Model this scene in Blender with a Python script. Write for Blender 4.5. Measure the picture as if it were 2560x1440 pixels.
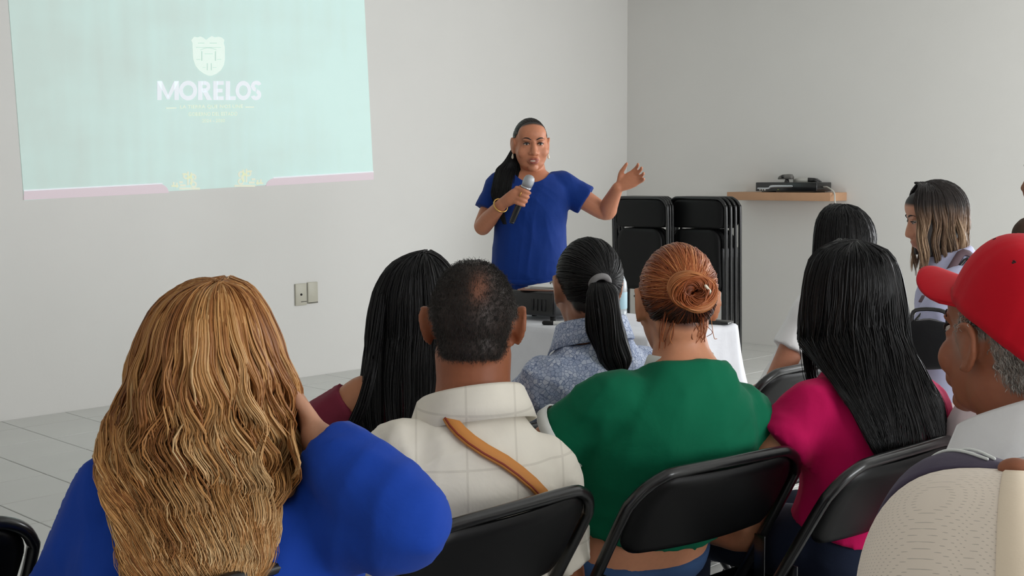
import bpy, bmesh, math, random
import numpy as np
from mathutils import Vector, Matrix

for o in list(bpy.data.objects):
    bpy.data.objects.remove(o, do_unlink=True)
SC = bpy.context.scene
COL = SC.collection
rng = np.random.default_rng(7)
random.seed(7)
R = math.radians

# ------------------------------------------------------------ camera
# room axes: +Y faces the screen wall, +X faces the right hand wall
FPX, HC, PITCH, ROLL, YAW = 3060.0, 1.36, R(5.23), 0.0045, R(44.5)
FW = Vector((math.cos(YAW), math.sin(YAW), 0))          # horizontal view direction
RT = Vector((math.sin(YAW), -math.cos(YAW), 0))
UP = Vector((0, 0, 1))
f3 = FW * math.cos(PITCH) - UP * math.sin(PITCH)
u3 = UP * math.cos(PITCH) + FW * math.sin(PITCH)
r3 = RT * math.cos(ROLL) - u3 * math.sin(ROLL)
u3 = r3.cross(f3)
cam_d = bpy.data.cameras.new('camera')
cam = bpy.data.objects.new('camera', cam_d)
COL.objects.link(cam)
cam_d.sensor_width = 36.0
cam_d.lens = FPX / 2560 * 36.0
cam_d.clip_start = 0.02
M = Matrix((r3, u3, -f3)).transposed().to_4x4()
M.translation = Vector((0, 0, HC))
cam.matrix_world = M
SC.camera = cam


def U(px, py, D):
    """point seen at (px, py) of the 2560x1440 photograph, D metres ahead"""
    d = r3 * ((px - 1280) / FPX) - u3 * ((py - 720) / FPX) + f3
    return Vector((0, 0, HC)) + d * (D / d.dot(FW))


def C(X, D, z=0.0):
    """X metres right of and D metres ahead of the photographer"""
    p = RT * X + FW * D
    return Vector((p.x, p.y, z))


def fr(a):
    """forward and right of someone facing a degrees left of the view direction"""
    a = R(a)
    return (FW * math.cos(a) - RT * math.sin(a), RT * math.cos(a) + FW * math.sin(a))


# ------------------------------------------------------------ colour management, world, light
SC.view_settings.view_transform = 'Standard'
SC.view_settings.look = 'None'
SC.view_settings.gamma = 1.0
SC.view_settings.use_curve_mapping = False
SC.view_settings.exposure = -0.2

WXR, WYF, WXL, WYB, WZ = 8.335, 6.783, -2.2, -4.2, 3.0   # room shell

w = bpy.data.worlds.new('daylight')
SC.world = w
w.use_nodes = True
bg = w.node_tree.nodes['Background']
bg.inputs[0].default_value = (0.80, 0.90, 1.0, 1)
bg.inputs[1].default_value = 1.0


def area(name, loc, size, power, direction, color=(1, 1, 1)):
    l = bpy.data.lights.new(name, 'AREA')
    l.shape = 'RECTANGLE'
    l.size, l.size_y = size
    l.energy = power
    l.color = color
    o = bpy.data.objects.new(name, l)
    COL.objects.link(o)
    o.location = loc
    o.rotation_euler = Vector(direction).to_track_quat('-Z', 'Y').to_euler()
    return o


# daylight entering by the windows of the wall behind the audience and one in the left wall
area('window_daylight', (2.6, WYB + 0.06, 1.45), (3.0, 1.6), 182, (0.05, 1, 0.0), (0.96, 0.98, 1.0))
area('window_daylight', (WXR - 0.06, 0.6, 1.45), (3.4, 1.6), 245, (-1, 0.35, 0.0), (0.96, 0.98, 1.0))

# ------------------------------------------------------------ materials


def lin(c):
    """sRGB 0-255 to linear"""
    return tuple(((v / 255) / 12.92 if v / 255 <= 0.04045 else ((v / 255 + 0.055) / 1.055) ** 2.4) for v in c)


def nt(m):
    return m.node_tree.nodes, m.node_tree.links


def mat(name, rgb, rough=0.6, metal=0.0, spec=0.5, sheen=0.0, coat=0.0, noise=None, bump=None, emit=None):
    """noise = (scale, amount) colour mottling; bump = (scale, strength, distance)"""
    m = bpy.data.materials.new(name)
    m.use_nodes = True
    n, l = nt(m)
    b = n['Principled BSDF']
    c = lin(rgb)
    b.inputs['Base Color'].default_value = (*c, 1)
    b.inputs['Roughness'].default_value = rough
    b.inputs['Metallic'].default_value = metal
    b.inputs['Specular IOR Level'].default_value = spec
    b.inputs['Sheen Weight'].default_value = sheen
    b.inputs['Coat Weight'].default_value = coat
    tc = n.new('ShaderNodeTexCoord')
    if noise:
        t = n.new('ShaderNodeTexNoise')
        t.inputs['Scale'].default_value = noise[0]
        t.inputs['Detail'].default_value = 4
        l.new(tc.outputs['Object'], t.inputs['Vector'])
        mx = n.new('ShaderNodeMix')
        mx.data_type = 'RGBA'
        mx.inputs[6].default_value = (*[v * (1 - noise[1]) for v in c], 1)
        mx.inputs[7].default_value = (*[min(1, v * (1 + noise[1])) for v in c], 1)
        l.new(t.outputs['Fac'], mx.inputs[0])
        l.new(mx.outputs[2], b.inputs['Base Color'])
    if bump:
        t2 = n.new('ShaderNodeTexNoise')
        t2.inputs['Scale'].default_value = bump[0]
        t2.inputs['Detail'].default_value = 3
        l.new(tc.outputs['Object'], t2.inputs['Vector'])
        bp = n.new('ShaderNodeBump')
        bp.inputs['Strength'].default_value = bump[1]
        bp.inputs['Distance'].default_value = bump[2]
        l.new(t2.outputs['Fac'], bp.inputs['Height'])
        l.new(bp.outputs[0], b.inputs['Normal'])
    if emit:
        b.inputs['Emission Color'].default_value = (*lin(emit[0]), 1)
        b.inputs['Emission Strength'].default_value = emit[1]
    return m


def cloth(name, rgb, pattern=None, rough=0.85, sheen=0.04):
    """woven cloth: fine bump; pattern(nodes, links, coords, base colour node socket) may recolour it"""
    m = mat(name, rgb, rough, spec=0.2, sheen=sheen, noise=(14, 0.08))
    n, l = nt(m)
    b = n['Principled BSDF']
    tc = n.new('ShaderNodeTexCoord')
    t1 = n.new('ShaderNodeTexNoise')
    t1.inputs['Scale'].default_value = 9
    t1.inputs['Detail'].default_value = 4
    t1.inputs['Distortion'].default_value = 0.6
    t2 = n.new('ShaderNodeTexNoise')
    t2.inputs['Scale'].default_value = 700
    l.new(tc.outputs['Object'], t1.inputs['Vector'])
    l.new(tc.outputs['Object'], t2.inputs['Vector'])
    b1 = n.new('ShaderNodeBump')
    b1.inputs['Strength'].default_value = 0.35
    b1.inputs['Distance'].default_value = 0.012
    b2 = n.new('ShaderNodeBump')
    b2.inputs['Strength'].default_value = 0.12
    b2.inputs['Distance'].default_value = 0.001
    l.new(t1.outputs['Fac'], b1.inputs['Height'])
    l.new(t2.outputs['Fac'], b2.inputs['Height'])
    l.new(b1.outputs[0], b2.inputs['Normal'])
    l.new(b2.outputs[0], b.inputs['Normal'])
    if pattern:
        src = b.inputs['Base Color'].links[0].from_socket
        pattern(n, l, tc.outputs['Object'], src, b.inputs['Base Color'])
    return m


def mixcol(n, l, fac, a, b, out):
    mx = n.new('ShaderNodeMix')
    mx.data_type = 'RGBA'
    for s, v in ((0, fac), (6, a), (7, b)):
        if isinstance(v, (tuple, list)):
            mx.inputs[s].default_value = (*v, 1)
        elif isinstance(v, float):
            mx.inputs[s].default_value = v
        else:
            l.new(v, mx.inputs[s])
    if out is not None:
        l.new(mx.outputs[2], out)
    return mx.outputs[2]


def mth(n, l, op, a, b=None, clamp=False):
    x = n.new('ShaderNodeMath')
    x.operation = op
    x.use_clamp = clamp
    for i, v in enumerate((a, b)):
        if v is None:
            continue
        if isinstance(v, (int, float)):
            x.inputs[i].default_value = v
        else:
            l.new(v, x.inputs[i])
    return x.outputs[0]


def attr_mat(name, attr, stops, rough=0.4, spec=0.5, noise_rough=False):
    """colour taken from a per-vertex attribute run through a ramp"""
    m = bpy.data.materials.new(name)
    m.use_nodes = True
    n, l = nt(m)
    b = n['Principled BSDF']
    a = n.new('ShaderNodeAttribute')
    a.attribute_name = attr
    r = n.new('ShaderNodeValToRGB')
    e = r.color_ramp.elements
    while len(e) < len(stops):
        e.new(0.5)
    for el, (p, c) in zip(e, stops):
        el.position = p
        el.color = (*lin(c), 1)
    l.new(a.outputs['Fac'], r.inputs[0])
    l.new(r.outputs[0], b.inputs['Base Color'])
    b.inputs['Roughness'].default_value = rough
    b.inputs['Specular IOR Level'].default_value = spec
    return m


# ------------------------------------------------------------ mesh helpers


def mesh_from(name, V, F, smooth=True):
    me = bpy.data.meshes.new(name)
    me.from_pydata([tuple(v) for v in V], [], [tuple(f) for f in F])
    if smooth:
        me.polygons.foreach_set('use_smooth', [True] * len(me.polygons))
    me.update()
    return me


def obj(name, me, m=None, parent=None, loc=None):
    if m is not None:
        me.materials.clear()
        me.materials.append(m)
    o = bpy.data.objects.new(name, me)
    COL.objects.link(o)
    if parent is not None:
        o.parent = parent
    if loc is not None:
        o.location = loc
    return o


def thing(name, label, cat, loc=(0, 0, 0), rotz=0.0, group=None):
    o = bpy.data.objects.new(name, None)
    COL.objects.link(o)
    o.empty_display_size = 0.1
    o.location = loc
    o.rotation_euler = (0, 0, rotz)
    o['label'] = label
    o['category'] = cat
    if group:
        o['group'] = group
    return o


def tag(o, label, cat, group=None):
    o['label'] = label
    o['category'] = cat
    if group:
        o['group'] = group
    return o


def join(parts):
    V, F, k = [], [], 0
    for v, f in parts:
        V.extend(v)
        F.extend([tuple(i + k for i in q) for q in f])
        k += len(v)
    return V, F


def box(cx, cy, cz, sx, sy, sz, bev=0.0, seg=2):
    bm = bmesh.new()
    bmesh.ops.create_cube(bm, size=1.0)
    bmesh.ops.scale(bm, vec=(sx, sy, sz), verts=bm.verts)
    if bev:
        bmesh.ops.bevel(bm, geom=bm.edges[:], offset=bev, segments=seg, profile=0.5, affect='EDGES')
    bmesh.ops.translate(bm, vec=(cx, cy, cz), verts=bm.verts)
    bm.verts.index_update()
    V = [v.co.copy() for v in bm.verts]
    F = [tuple(v.index for v in f.verts) for f in bm.faces]
    bm.free()
    return V, F


def catmull(P, n):
    P = [Vector(p) for p in P]
    if len(P) == 2:
        return [P[0].lerp(P[1], i / n) for i in range(n + 1)]
    out = []
    Q = [P[0] * 2 - P[1]] + P + [P[-1] * 2 - P[-2]]
    for i in range(1, len(Q) - 2):
        a, b, c, d = Q[i - 1:i + 3]
        for k in range(n):
            t = k / n
            out.append(0.5 * ((2 * b) + (c - a) * t + (2 * a - 5 * b + 4 * c - d) * t * t + (3 * b - a - 3 * c + d) * t ** 3))
    out.append(P[-1])
    return out


def tube(P, Rr, seg=12, sub=5, closed=False, cap='round', flat=None, up=None):
    """smooth tube through P with radii Rr; flat = (vector, factor) squashes the section along a vector"""
    P = [Vector(p) for p in P]
    if isinstance(Rr, (int, float)):
        Rr = [Rr] * len(P)
    if closed:
        Q = catmull(P + [P[0], P[1]], sub)
        Q = Q[:len(P) * sub]
        rad = [Rr[0]] * len(Q)
    else:
        Q = catmull(P, sub) if len(P) > 1 else P
        rad = []
        for i in range(len(P) - 1):
            for k in range(sub):
                rad.append(Rr[i] + (Rr[i + 1] - Rr[i]) * k / sub)
        rad.append(Rr[-1])
    n = len(Q)
    T = []
    for i in range(n):
        if closed:
            t = Q[(i + 1) % n] - Q[i - 1]
        else:
            t = Q[min(i + 1, n - 1)] - Q[max(i - 1, 0)]
        T.append(t.normalized())
    nrm = T[0].orthogonal().normalized() if up is None else (Vector(up) - T[0] * T[0].dot(Vector(up))).normalized()
    rings = []
    if not closed and cap == 'round':
        st = []
        for a in (80, 55, 28):
            st.append((Q[0] - T[0] * rad[0] * math.sin(R(a)), T[0], rad[0] * math.cos(R(a))))
        en = []
        for a in (28, 55, 80):
            en.append((Q[-1] + T[-1] * rad[-1] * math.sin(R(a)), T[-1], rad[-1] * math.cos(R(a))))
        seq = st + list(zip(Q, T, rad)) + en
    else:
        seq = list(zip(Q, T, rad))
    V, F = [], []
    for (q, t, r) in seq:
        nrm = nrm - t * nrm.dot(t)
        nrm = nrm.normalized() if nrm.length > 1e-6 else t.orthogonal().normalized()
        bn = t.cross(nrm)
        for k in range(seg):
            a = 2 * math.pi * k / seg
            d = nrm * (math.cos(a) * r) + bn * (math.sin(a) * r)
            if flat is not None:
                fv = Vector(flat[0]).normalized()
                d = d - fv * d.dot(fv) * (1 - flat[1])
            V.append(q + d)
    m = len(seq)
    for i in range(m if closed else m - 1):
        for k in range(seg):
            a, b = i * seg + k, i * seg + (k + 1) % seg
            c, d = ((i + 1) % m) * seg + (k + 1) % seg, ((i + 1) % m) * seg + k
            F.append((a, b, c, d))
    if not closed:
        F.append(tuple(range(seg - 1, -1, -1)))
        F.append(tuple((m - 1) * seg + k for k in range(seg)))
    return V, F


def ellipsoid(c, ax, rot=None, u=20, v=12):
    c = Vector(c)
    V, F = [], []
    for i in range(v + 1):
        th = math.pi * i / v
        for k in range(u):
            ph = 2 * math.pi * k / u
            p = Vector((ax[0] * math.sin(th) * math.cos(ph), ax[1] * math.sin(th) * math.sin(ph), ax[2] * math.cos(th)))
            if rot is not None:
                p = rot @ p
            V.append(c + p)
    for i in range(v):
        for k in range(u):
            F.append((i * u + k, (i + 1) * u + k, (i + 1) * u + (k + 1) % u, i * u + (k + 1) % u))
    return V, F


def loft(rings, cap=True):
    V, F = [], []
    s = len(rings[0])
    for r in rings:
        V.extend(r)
    for i in range(len(rings) - 1):
        for k in range(s):
            F.append((i * s + k, i * s + (k + 1) % s, (i + 1) * s + (k + 1) % s, (i + 1) * s + k))
    if cap:
        F.append(tuple(range(s - 1, -1, -1)))
        F.append(tuple((len(rings) - 1) * s + k for k in range(s)))
    return V, F


def xf(part, Mx):
    return [Mx @ Vector(v) for v in part[0]], part[1]


def fuse(parts, voxel, smooth=3, origin=None):
    """one continuous skin over closed shapes"""
    V, F = join(parts)
    if origin is not None:
        V = [Vector(v) - origin for v in V]
    me = mesh_from('tmp', V, F)
    o = bpy.data.objects.new('tmp', me)
    COL.objects.link(o)
    md = o.modifiers.new('r', 'REMESH')
    md.mode = 'VOXEL'
    md.voxel_size = voxel
    md.use_smooth_shade = True
    if smooth:
        s = o.modifiers.new('s', 'SMOOTH')
        s.factor = 0.5
        s.iterations = smooth
    dg = bpy.context.evaluated_depsgraph_get()
    out = bpy.data.meshes.new_from_object(o.evaluated_get(dg))
    bpy.data.objects.remove(o)
    bpy.data.meshes.remove(me)
    out.polygons.foreach_set('use_smooth', [True] * len(out.polygons))
    return out


def get_co(me):
    a = np.empty(len(me.vertices) * 3)
    me.vertices.foreach_get('co', a)
    return a.reshape(-1, 3)


def get_no(me):
    a = np.empty(len(me.vertices) * 3)
    me.vertices.foreach_get('normal', a)
    return a.reshape(-1, 3)


def set_co(me, a):
    me.vertices.foreach_set('co', np.ascontiguousarray(a).ravel())
    me.update()


def wrinkle(me, amp=0.004, seed=0, scale=1.0, vertical=0.5):
    """soft cloth folds along the surface normal"""
    g = np.random.default_rng(seed)
    co, no = get_co(me), get_no(me)
    d = np.zeros(len(co))
    for i in range(7):
        k = g.normal(size=3)
        k /= np.linalg.norm(k)
        k[2] *= vertical if i % 2 else 1.0
        k *= scale * g.uniform(18, 55)
        k2 = g.normal(size=3) * 14
        ph = co @ k + 1.6 * np.sin(co @ k2 + g.uniform(0, 6)) + g.uniform(0, 6)
        mask = 0.5 + 0.5 * np.sin(co @ (g.normal(size=3) * 9) + g.uniform(0, 6))
        d += (1 - np.abs(np.sin(ph)) ** 0.7 - 0.4) * mask * mask * g.uniform(0.4, 1)
    set_co(me, co + no * (amp * d)[:, None])


def strands(name, P, rad, tint, m, parent, origin, sides=3, along=None):
    """P (n, k, 3) hair centre lines in world space, rad (n, k) or (k,), tint (n,)"""
    n, k, _ = P.shape
    P = P - np.array(origin)
    T = np.empty_like(P)
    T[:, 1:-1] = P[:, 2:] - P[:, :-2]
    T[:, 0] = P[:, 1] - P[:, 0]
    T[:, -1] = P[:, -1] - P[:, -2]
    T /= np.linalg.norm(T, axis=2, keepdims=True) + 1e-9
    ref = np.random.default_rng(3).normal(size=(n, 1, 3))
    a = np.cross(T, ref)
    a /= np.linalg.norm(a, axis=2, keepdims=True) + 1e-9
    b = np.cross(T, a)
    rad = np.broadcast_to(rad, (n, k))
    ring = []
    for s in range(sides):
        an = 2 * math.pi * s / sides
        ring.append(P + (a * math.cos(an) + b * math.sin(an)) * rad[:, :, None])
    V = np.stack(ring, 2).reshape(-1, 3)
    i = np.arange(n)[:, None, None] * (k * sides)
    j = np.arange(k - 1)[None, :, None] * sides
    s = np.arange(sides)[None, None, :]
    s2 = (s + 1) % sides
    q = np.stack([i + j + s, i + j + s2, i + j + sides + s2, i + j + sides + s], -1).reshape(-1, 4)
    me = bpy.data.meshes.new(name)
    me.vertices.add(len(V))
    me.vertices.foreach_set('co', V.ravel())
    me.loops.add(q.size)
    me.loops.foreach_set('vertex_index', q.ravel().astype(np.int32))
    me.polygons.add(len(q))
    me.polygons.foreach_set('loop_start', np.arange(len(q), dtype=np.int32) * 4)
    me.polygons.foreach_set('use_smooth', np.ones(len(q), dtype=bool))
    me.update(calc_edges=True)
    at = me.attributes.new('tint', 'FLOAT', 'POINT')
    if np.ndim(tint) == 1:
        tv = np.repeat(tint, k * sides)
    else:
        tv = np.repeat(tint.ravel(), sides)
    at.data.foreach_set('value', tv.astype(np.float32))
    me.materials.append(m)
    o = bpy.data.objects.new(name, me)
    COL.objects.link(o)
    o.parent = parent
    return o


def dup(root, loc, rotz, label=None, group=None):
    r = root.copy()
    COL.objects.link(r)
    r.location = loc
    r.rotation_euler = (0, 0, rotz)
    if label:
        r['label'] = label
    if group:
        r['group'] = group
    for ch in list(root.children):
        c = ch.copy()
        COL.objects.link(c)
        c.parent = r
        for g in list(ch.children):
            d = g.copy()
            COL.objects.link(d)
            d.parent = c
    return r
# ------------------------------------------------------------ the room
M_wall = mat('white_wall_paint', (229, 227, 223), 0.75, noise=(2.5, 0.02), bump=(60, 0.08, 0.004))
M_ceil = mat('ceiling_paint', (225, 224, 221), 0.8, noise=(2, 0.02))
M_grout = mat('grey_grout', (118, 117, 112), 0.9, noise=(20, 0.15))
M_tile = mat('white_glazed_tile', (214, 214, 210), 0.32, noise=(3, 0.05))
M_base = mat('tile_skirting', (205, 204, 199), 0.4, noise=(5, 0.04))


def structure(name, part, m, parent=None, smooth=False):
    o = obj(name, mesh_from(name, *part, smooth=smooth), m, parent)
    if parent is None:
        o['kind'] = 'structure'
    return o


TK = 0.15
structure('wall_front', box((WXL + WXR) / 2, WYF + TK / 2, WZ / 2, WXR - WXL + 2 * TK, TK, WZ), M_wall)
structure('wall_left', box(WXL - TK / 2, (WYB + WYF) / 2, WZ / 2, TK, WYF - WYB, WZ), M_wall)
structure('ceiling', box((WXL + WXR) / 2, (WYB + WYF) / 2, WZ + TK / 2, WXR - WXL + 2 * TK, WYF - WYB + 2 * TK, TK), M_ceil)
# back wall and right wall with a window opening each (behind and beside the photographer)
WIN_B, WIN_R = (1.1, 4.1, 0.65, 2.25), (-1.1, 2.3, 0.65, 2.25)
M_alu = mat('white_window_frame', (225, 225, 222), 0.4)


def wall_with_window(lo, hi, q):
    """wall pieces along s with the hole q = (s0, s1, z0, z1): (s centre, z centre, length, height)"""
    P = [((lo + q[0]) / 2, WZ / 2, q[0] - lo, WZ), ((hi + q[1]) / 2, WZ / 2, hi - q[1], WZ)]
    P += [((q[0] + q[1]) / 2, q[2] / 2, q[1] - q[0], q[2]), ((q[0] + q[1]) / 2, (q[3] + WZ) / 2, q[1] - q[0], WZ - q[3])]
    Fr = [(s, (q[2] + q[3]) / 2, .05, q[3] - q[2]) for s in (q[0] + .025, (q[0] + q[1]) / 2, q[1] - .025)]
    Fr += [((q[0] + q[1]) / 2, z, q[1] - q[0], .05) for z in (q[2] + .025, q[3] - .025)]
    return P, Fr


P_, F_ = wall_with_window(WXL - TK, WXR + TK, WIN_B)
structure('wall_back', join([box(s, WYB - TK / 2, z, a, TK, h) for s, z, a, h in P_]), M_wall)
structure('window_1', join([box(s, WYB - TK / 2, z, a, .055, h) for s, z, a, h in F_]), M_alu)
P_, F_ = wall_with_window(WYB, WYF, WIN_R)
structure('wall_right', join([box(WXR + TK / 2, s, z, TK, a, h) for s, z, a, h in P_]), M_wall)
structure('window_2', join([box(WXR + TK / 2, s, z, .055, a, h) for s, z, a, h in F_]), M_alu)

# floor: grout bed, with every tile in view its own piece
fl = structure('floor', box((WXL + WXR) / 2, (WYB + WYF) / 2, -0.054, WXR - WXL + 2 * TK, WYF - WYB + 2 * TK, 0.1), M_grout)
TS, GAP = 0.373, 0.005


def onwall(px, py):
    d = r3 * ((px - 1280) / FPX) - u3 * ((py - 720) / FPX) + f3
    return Vector((0, 0, HC)) + d * (WYF / d.y)


tx0 = onwall(2, 1055).x
ty0 = WYF - 0.262
tb = bmesh.new()
bmesh.ops.create_cube(tb, size=1.0)
bmesh.ops.scale(tb, vec=(TS - GAP, TS - GAP, 0.008), verts=tb.verts)
bmesh.ops.bevel(tb, geom=[e for e in tb.edges if all(v.co.z > 0 for v in e.verts)], offset=0.002, segments=1, affect='EDGES')
tile_me = bpy.data.meshes.new('tile')
tb.to_mesh(tile_me)
tb.free()
tile_me.materials.append(M_tile)
near, far = [], []
for i in range(-40, 40):
    for j in range(-40, 8):
        x, y = tx0 + (i + 0.5) * TS, ty0 + (j - 0.5) * TS
        if not (WXL - TS / 2 < x < WXR + TS / 2 and WYB - TS / 2 < y < WYF + 0.1):
            continue
        p = Vector((x, y, 0))
        D, X = p.dot(FW), p.dot(RT)
        vis = D > 3.8 and abs(X) < 0.44 * D + 0.3
        hx0, hx1 = max(x - TS / 2, WXL), min(x + TS / 2, WXR)
        hy0, hy1 = max(y - TS / 2, WYB), min(y + TS / 2, WYF)
        full = hx1 - hx0 > TS - 0.01 and hy1 - hy0 > TS - 0.01
        if vis and full:
            near.append((x, y))
        elif hx1 - hx0 > 0.02 and hy1 - hy0 > 0.02:
            far.append((vis, (hx0 + hx1) / 2, (hy0 + hy1) / 2, hx1 - hx0 - GAP, hy1 - hy0 - GAP))
near.sort(key=lambda q: Vector((*q, 0)).dot(FW))
for x, y in near[:300]:
    t = obj('tile', tile_me, None, fl)
    t.location = (x, y, 0.0 + random.uniform(-0.0006, 0.0004))
rest = []
for vis, x, y, sx, sy in far:
    b = box(x, y, 0, sx, sy, 0.008)
    if vis:
        obj('tile', mesh_from('cut_tile', *b, smooth=False), M_tile, fl)
    else:
        rest.append(b)
rt_o = obj('tile_field', mesh_from('tile_field', *join(rest), smooth=False), M_tile, fl)
rt_o['kind'] = 'stuff'

# ------------------------------------------------------------ projected slide on the front wall
sl = [(17.5, -40), (908, -40), (933, 446), (60, 501)]
for k, (a, b) in enumerate(((0, 3), (1, 2))):
    # carry the two side edges on up above the frame
    A, B = Vector((*sl[a], 0)), Vector((*sl[b], 0))
    t = (A - B) / (A.y - B.y)
    q = B + t * (-135 + (8 if k else 0) - B.y)
    sl[a] = (q.x, q.y)


def on_slide(px, py, lift):
    p = onwall(px, py)
    return Vector((p.x, WYF - lift, p.z))


M_slide = mat('projected_mint_slide', (215, 216, 212), 0.85)
n, l = nt(M_slide)
b = n['Principled BSDF']
tc = n.new('ShaderNodeTexCoord')
sep = n.new('ShaderNodeSeparateXYZ')
l.new(tc.outputs['Object'], sep.inputs[0])
# pale photographic backdrop of the slide: broad soft shapes, stronger to the right
mp = n.new('ShaderNodeMapping')
mp.inputs['Scale'].default_value = (1.0, 1, 2.2)
l.new(tc.outputs['Object'], mp.inputs[0])
ns = n.new('ShaderNodeTexNoise')
ns.inputs['Scale'].default_value = 1.5
ns.inputs['Detail'].default_value = 2.5
l.new(mp.outputs[0], ns.inputs['Vector'])
mp2 = n.new('ShaderNodeMapping')
mp2.inputs['Scale'].default_value = (7, 1, 0.8)
mp2.inputs['Rotation'].default_value = (0, 0.12, 0)
l.new(tc.outputs['Object'], mp2.inputs[0])
ns2 = n.new('ShaderNodeTexNoise')
ns2.inputs['Scale'].default_value = 1.6
ns2.inputs['Detail'].default_value = 1
l.new(mp2.outputs[0], ns2.inputs['Vector'])
gx = mth(n, l, 'MULTIPLY_ADD', sep.outputs[0], 0.40)
n[gx.node.name].inputs[2].default_value = 0.46
bands = mth(n, l, 'MULTIPLY', ns2.outputs['Fac'], 0.55)
v = mth(n, l, 'ADD', gx, mth(n, l, 'MULTIPLY', mth(n, l, 'ADD', ns.outputs['Fac'], bands), 1.1))
v = mth(n, l, 'SUBTRACT', v, 0.80, True)
mixcol(n, l, v, lin((86, 126, 119)), lin((106, 162, 157)), b.inputs['Emission Color'])
b.inputs['Emission Strength'].default_value = 1.0

sc0 = on_slide(476, 220, 0)
slide = obj('projected_slide', mesh_from('projected_slide', *loft([
    [on_slide(*p, 0.003) - sc0 for p in sl], [on_slide(*p, 0.0) - sc0 for p in sl]]), smooth=False), M_slide, None, sc0)
tag(slide, 'pale mint slide with a white shield emblem projected on the wall', 'projection')
GR = (0.02, 0.03)


def slide_shape(name, polys, m, lift=0.005, label=None):
    """flat printed shapes of the slide; polys in photograph pixels"""
    V, F = [], []
    for p in polys:
        k = len(V)
        V += [on_slide(x, y, lift) - sc0 for x, y in p]
        V += [on_slide(x, y, 0.0005) - sc0 for x, y in p]
        c = len(p)
        F.append(tuple(range(k, k + c)))
        for i in range(c):
            F.append((k + i, k + c + i, k + c + (i + 1) % c, k + (i + 1) % c))
    o = obj(name, mesh_from(name, V, F, smooth=False), m, slide)
    if label:
        o['label'] = label
    return o


M_tw = mat('projected_white', (225, 226, 226), 0.85, emit=((150, 158, 168), 1.0))
M_te = mat('projected_ivory', (225, 226, 215), 0.85, emit=((158, 168, 140), 1.0))
M_tm = mat('projected_pale_mint', (222, 226, 222), 0.85, emit=((150, 172, 160), 1.0))
M_td = mat('projected_mint_line', (212, 216, 212), 0.85, emit=((98, 140, 128), 1.0))
M_tp = mat('projected_pink', (220, 212, 214), 0.85, emit=((122, 100, 112), 1.0))
M_tc = mat('projected_cream', (222, 222, 210), 0.85, emit=((142, 148, 128), 1.0))


def slide_text(name, s, x0, x1, ybot, ytop, slope, m, bold=0.0):
    cu = bpy.data.curves.new('t', 'FONT')
    cu.body = s
    cu.offset = bold
    cu.resolution_u = 4
    o = bpy.data.objects.new('t', cu)
    COL.objects.link(o)
    me = bpy.data.meshes.new_from_object(o.evaluated_get(bpy.context.evaluated_depsgraph_get()))
    bpy.data.objects.remove(o)
    co = get_co(me)
    a, bb = co.min(0), co.max(0)
    out = []
    for p in co:
        u = (p[0] - a[0]) / (bb[0] - a[0])
        vv = (p[1] - a[1]) / (bb[1] - a[1])
        x = x0 + (x1 - x0) * u
        out.append(on_slide(x, ybot + (ytop - ybot) * vv + slope * (x - x0), 0.006) - sc0)
    set_co(me, np.array(out))
    me.name = name
    return obj(name, me, m, slide)




def arcband(cx, cy, r0, r1, a0, a1, k=10, sx=1.0):
    o = [(cx + sx * r1 * math.cos(R(a0 + (a1 - a0) * i / k)), cy - r1 * math.sin(R(a0 + (a1 - a0) * i / k))) for i in range(k + 1)]
    i_ = [(cx + sx * r0 * math.cos(R(a0 + (a1 - a0) * i / k)), cy - r0 * math.sin(R(a0 + (a1 - a0) * i / k))) for i in range(k, -1, -1)]
    return o + i_


def rect(x0, y0, x1, y1):
    return [(x0, y0), (x1, y0), (x1, y1), (x0, y1)]


T_, B_ = 203, 250
LET = [
    # M
    [rect(392, T_, 403, B_), rect(435, T_, 446, B_), [(392, T_), (404, T_), (421, B_ - 9), (417, B_)], [(446, T_), (434, T_), (417, B_ - 9), (421, B_)]],
    # O
    [arcband(469, 226.5, 14, 24.5, 0, 360, 32, .92)],
    # R
    [rect(494, T_, 505, B_), rect(503, T_, 512, T_ + 9), rect(503, 221, 512, 230), arcband(511, 216.5, 4.5, 13.5, -90, 90, 12), [(505, 229), (516, 227), (529, B_), (516, B_)]],
    # E
    [rect(532, T_, 543, B_), rect(541, T_, 558, T_ + 9), rect(541, 222, 555, 231), rect(541, B_ - 9, 558, B_)],
    # L
    [rect(563, T_, 574, B_), rect(572, B_ - 9, 588, B_)],
    # O
    [arcband(607, 226.5, 13.5, 24, 0, 360, 32, .80)],
    # S
    [arcband(639.5, 215.5, 4.2, 13.5, 20, 262, 16, 1.0), arcband(638.5, 237.0, 4.2, 13.5, -160, 82, 16, 1.0)],
]
for q in LET:
    slide_shape('slide_letter', q, M_tw, 0.0055)
slide_text('slide_motto', 'LA TIERRA QUE NOS UNE', 449, 606, 273, 263, -0.01, M_te, 0.0)
slide_text('slide_motto', 'GOBIERNO DEL ESTADO', 470, 592, 290, 281, -0.01, M_te, 0.0)
slide_text('slide_motto', '2024 - 2030', 504, 561, 306, 298, -0.01, M_te, 0.0)
slide_shape('slide_rule', [[(414, 269.5), (440, 269), (440, 271), (414, 271.5)]], M_te)
slide_shape('slide_rule', [[(612, 267), (634, 266.7), (634, 268.7), (612, 269)]], M_te)
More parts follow.
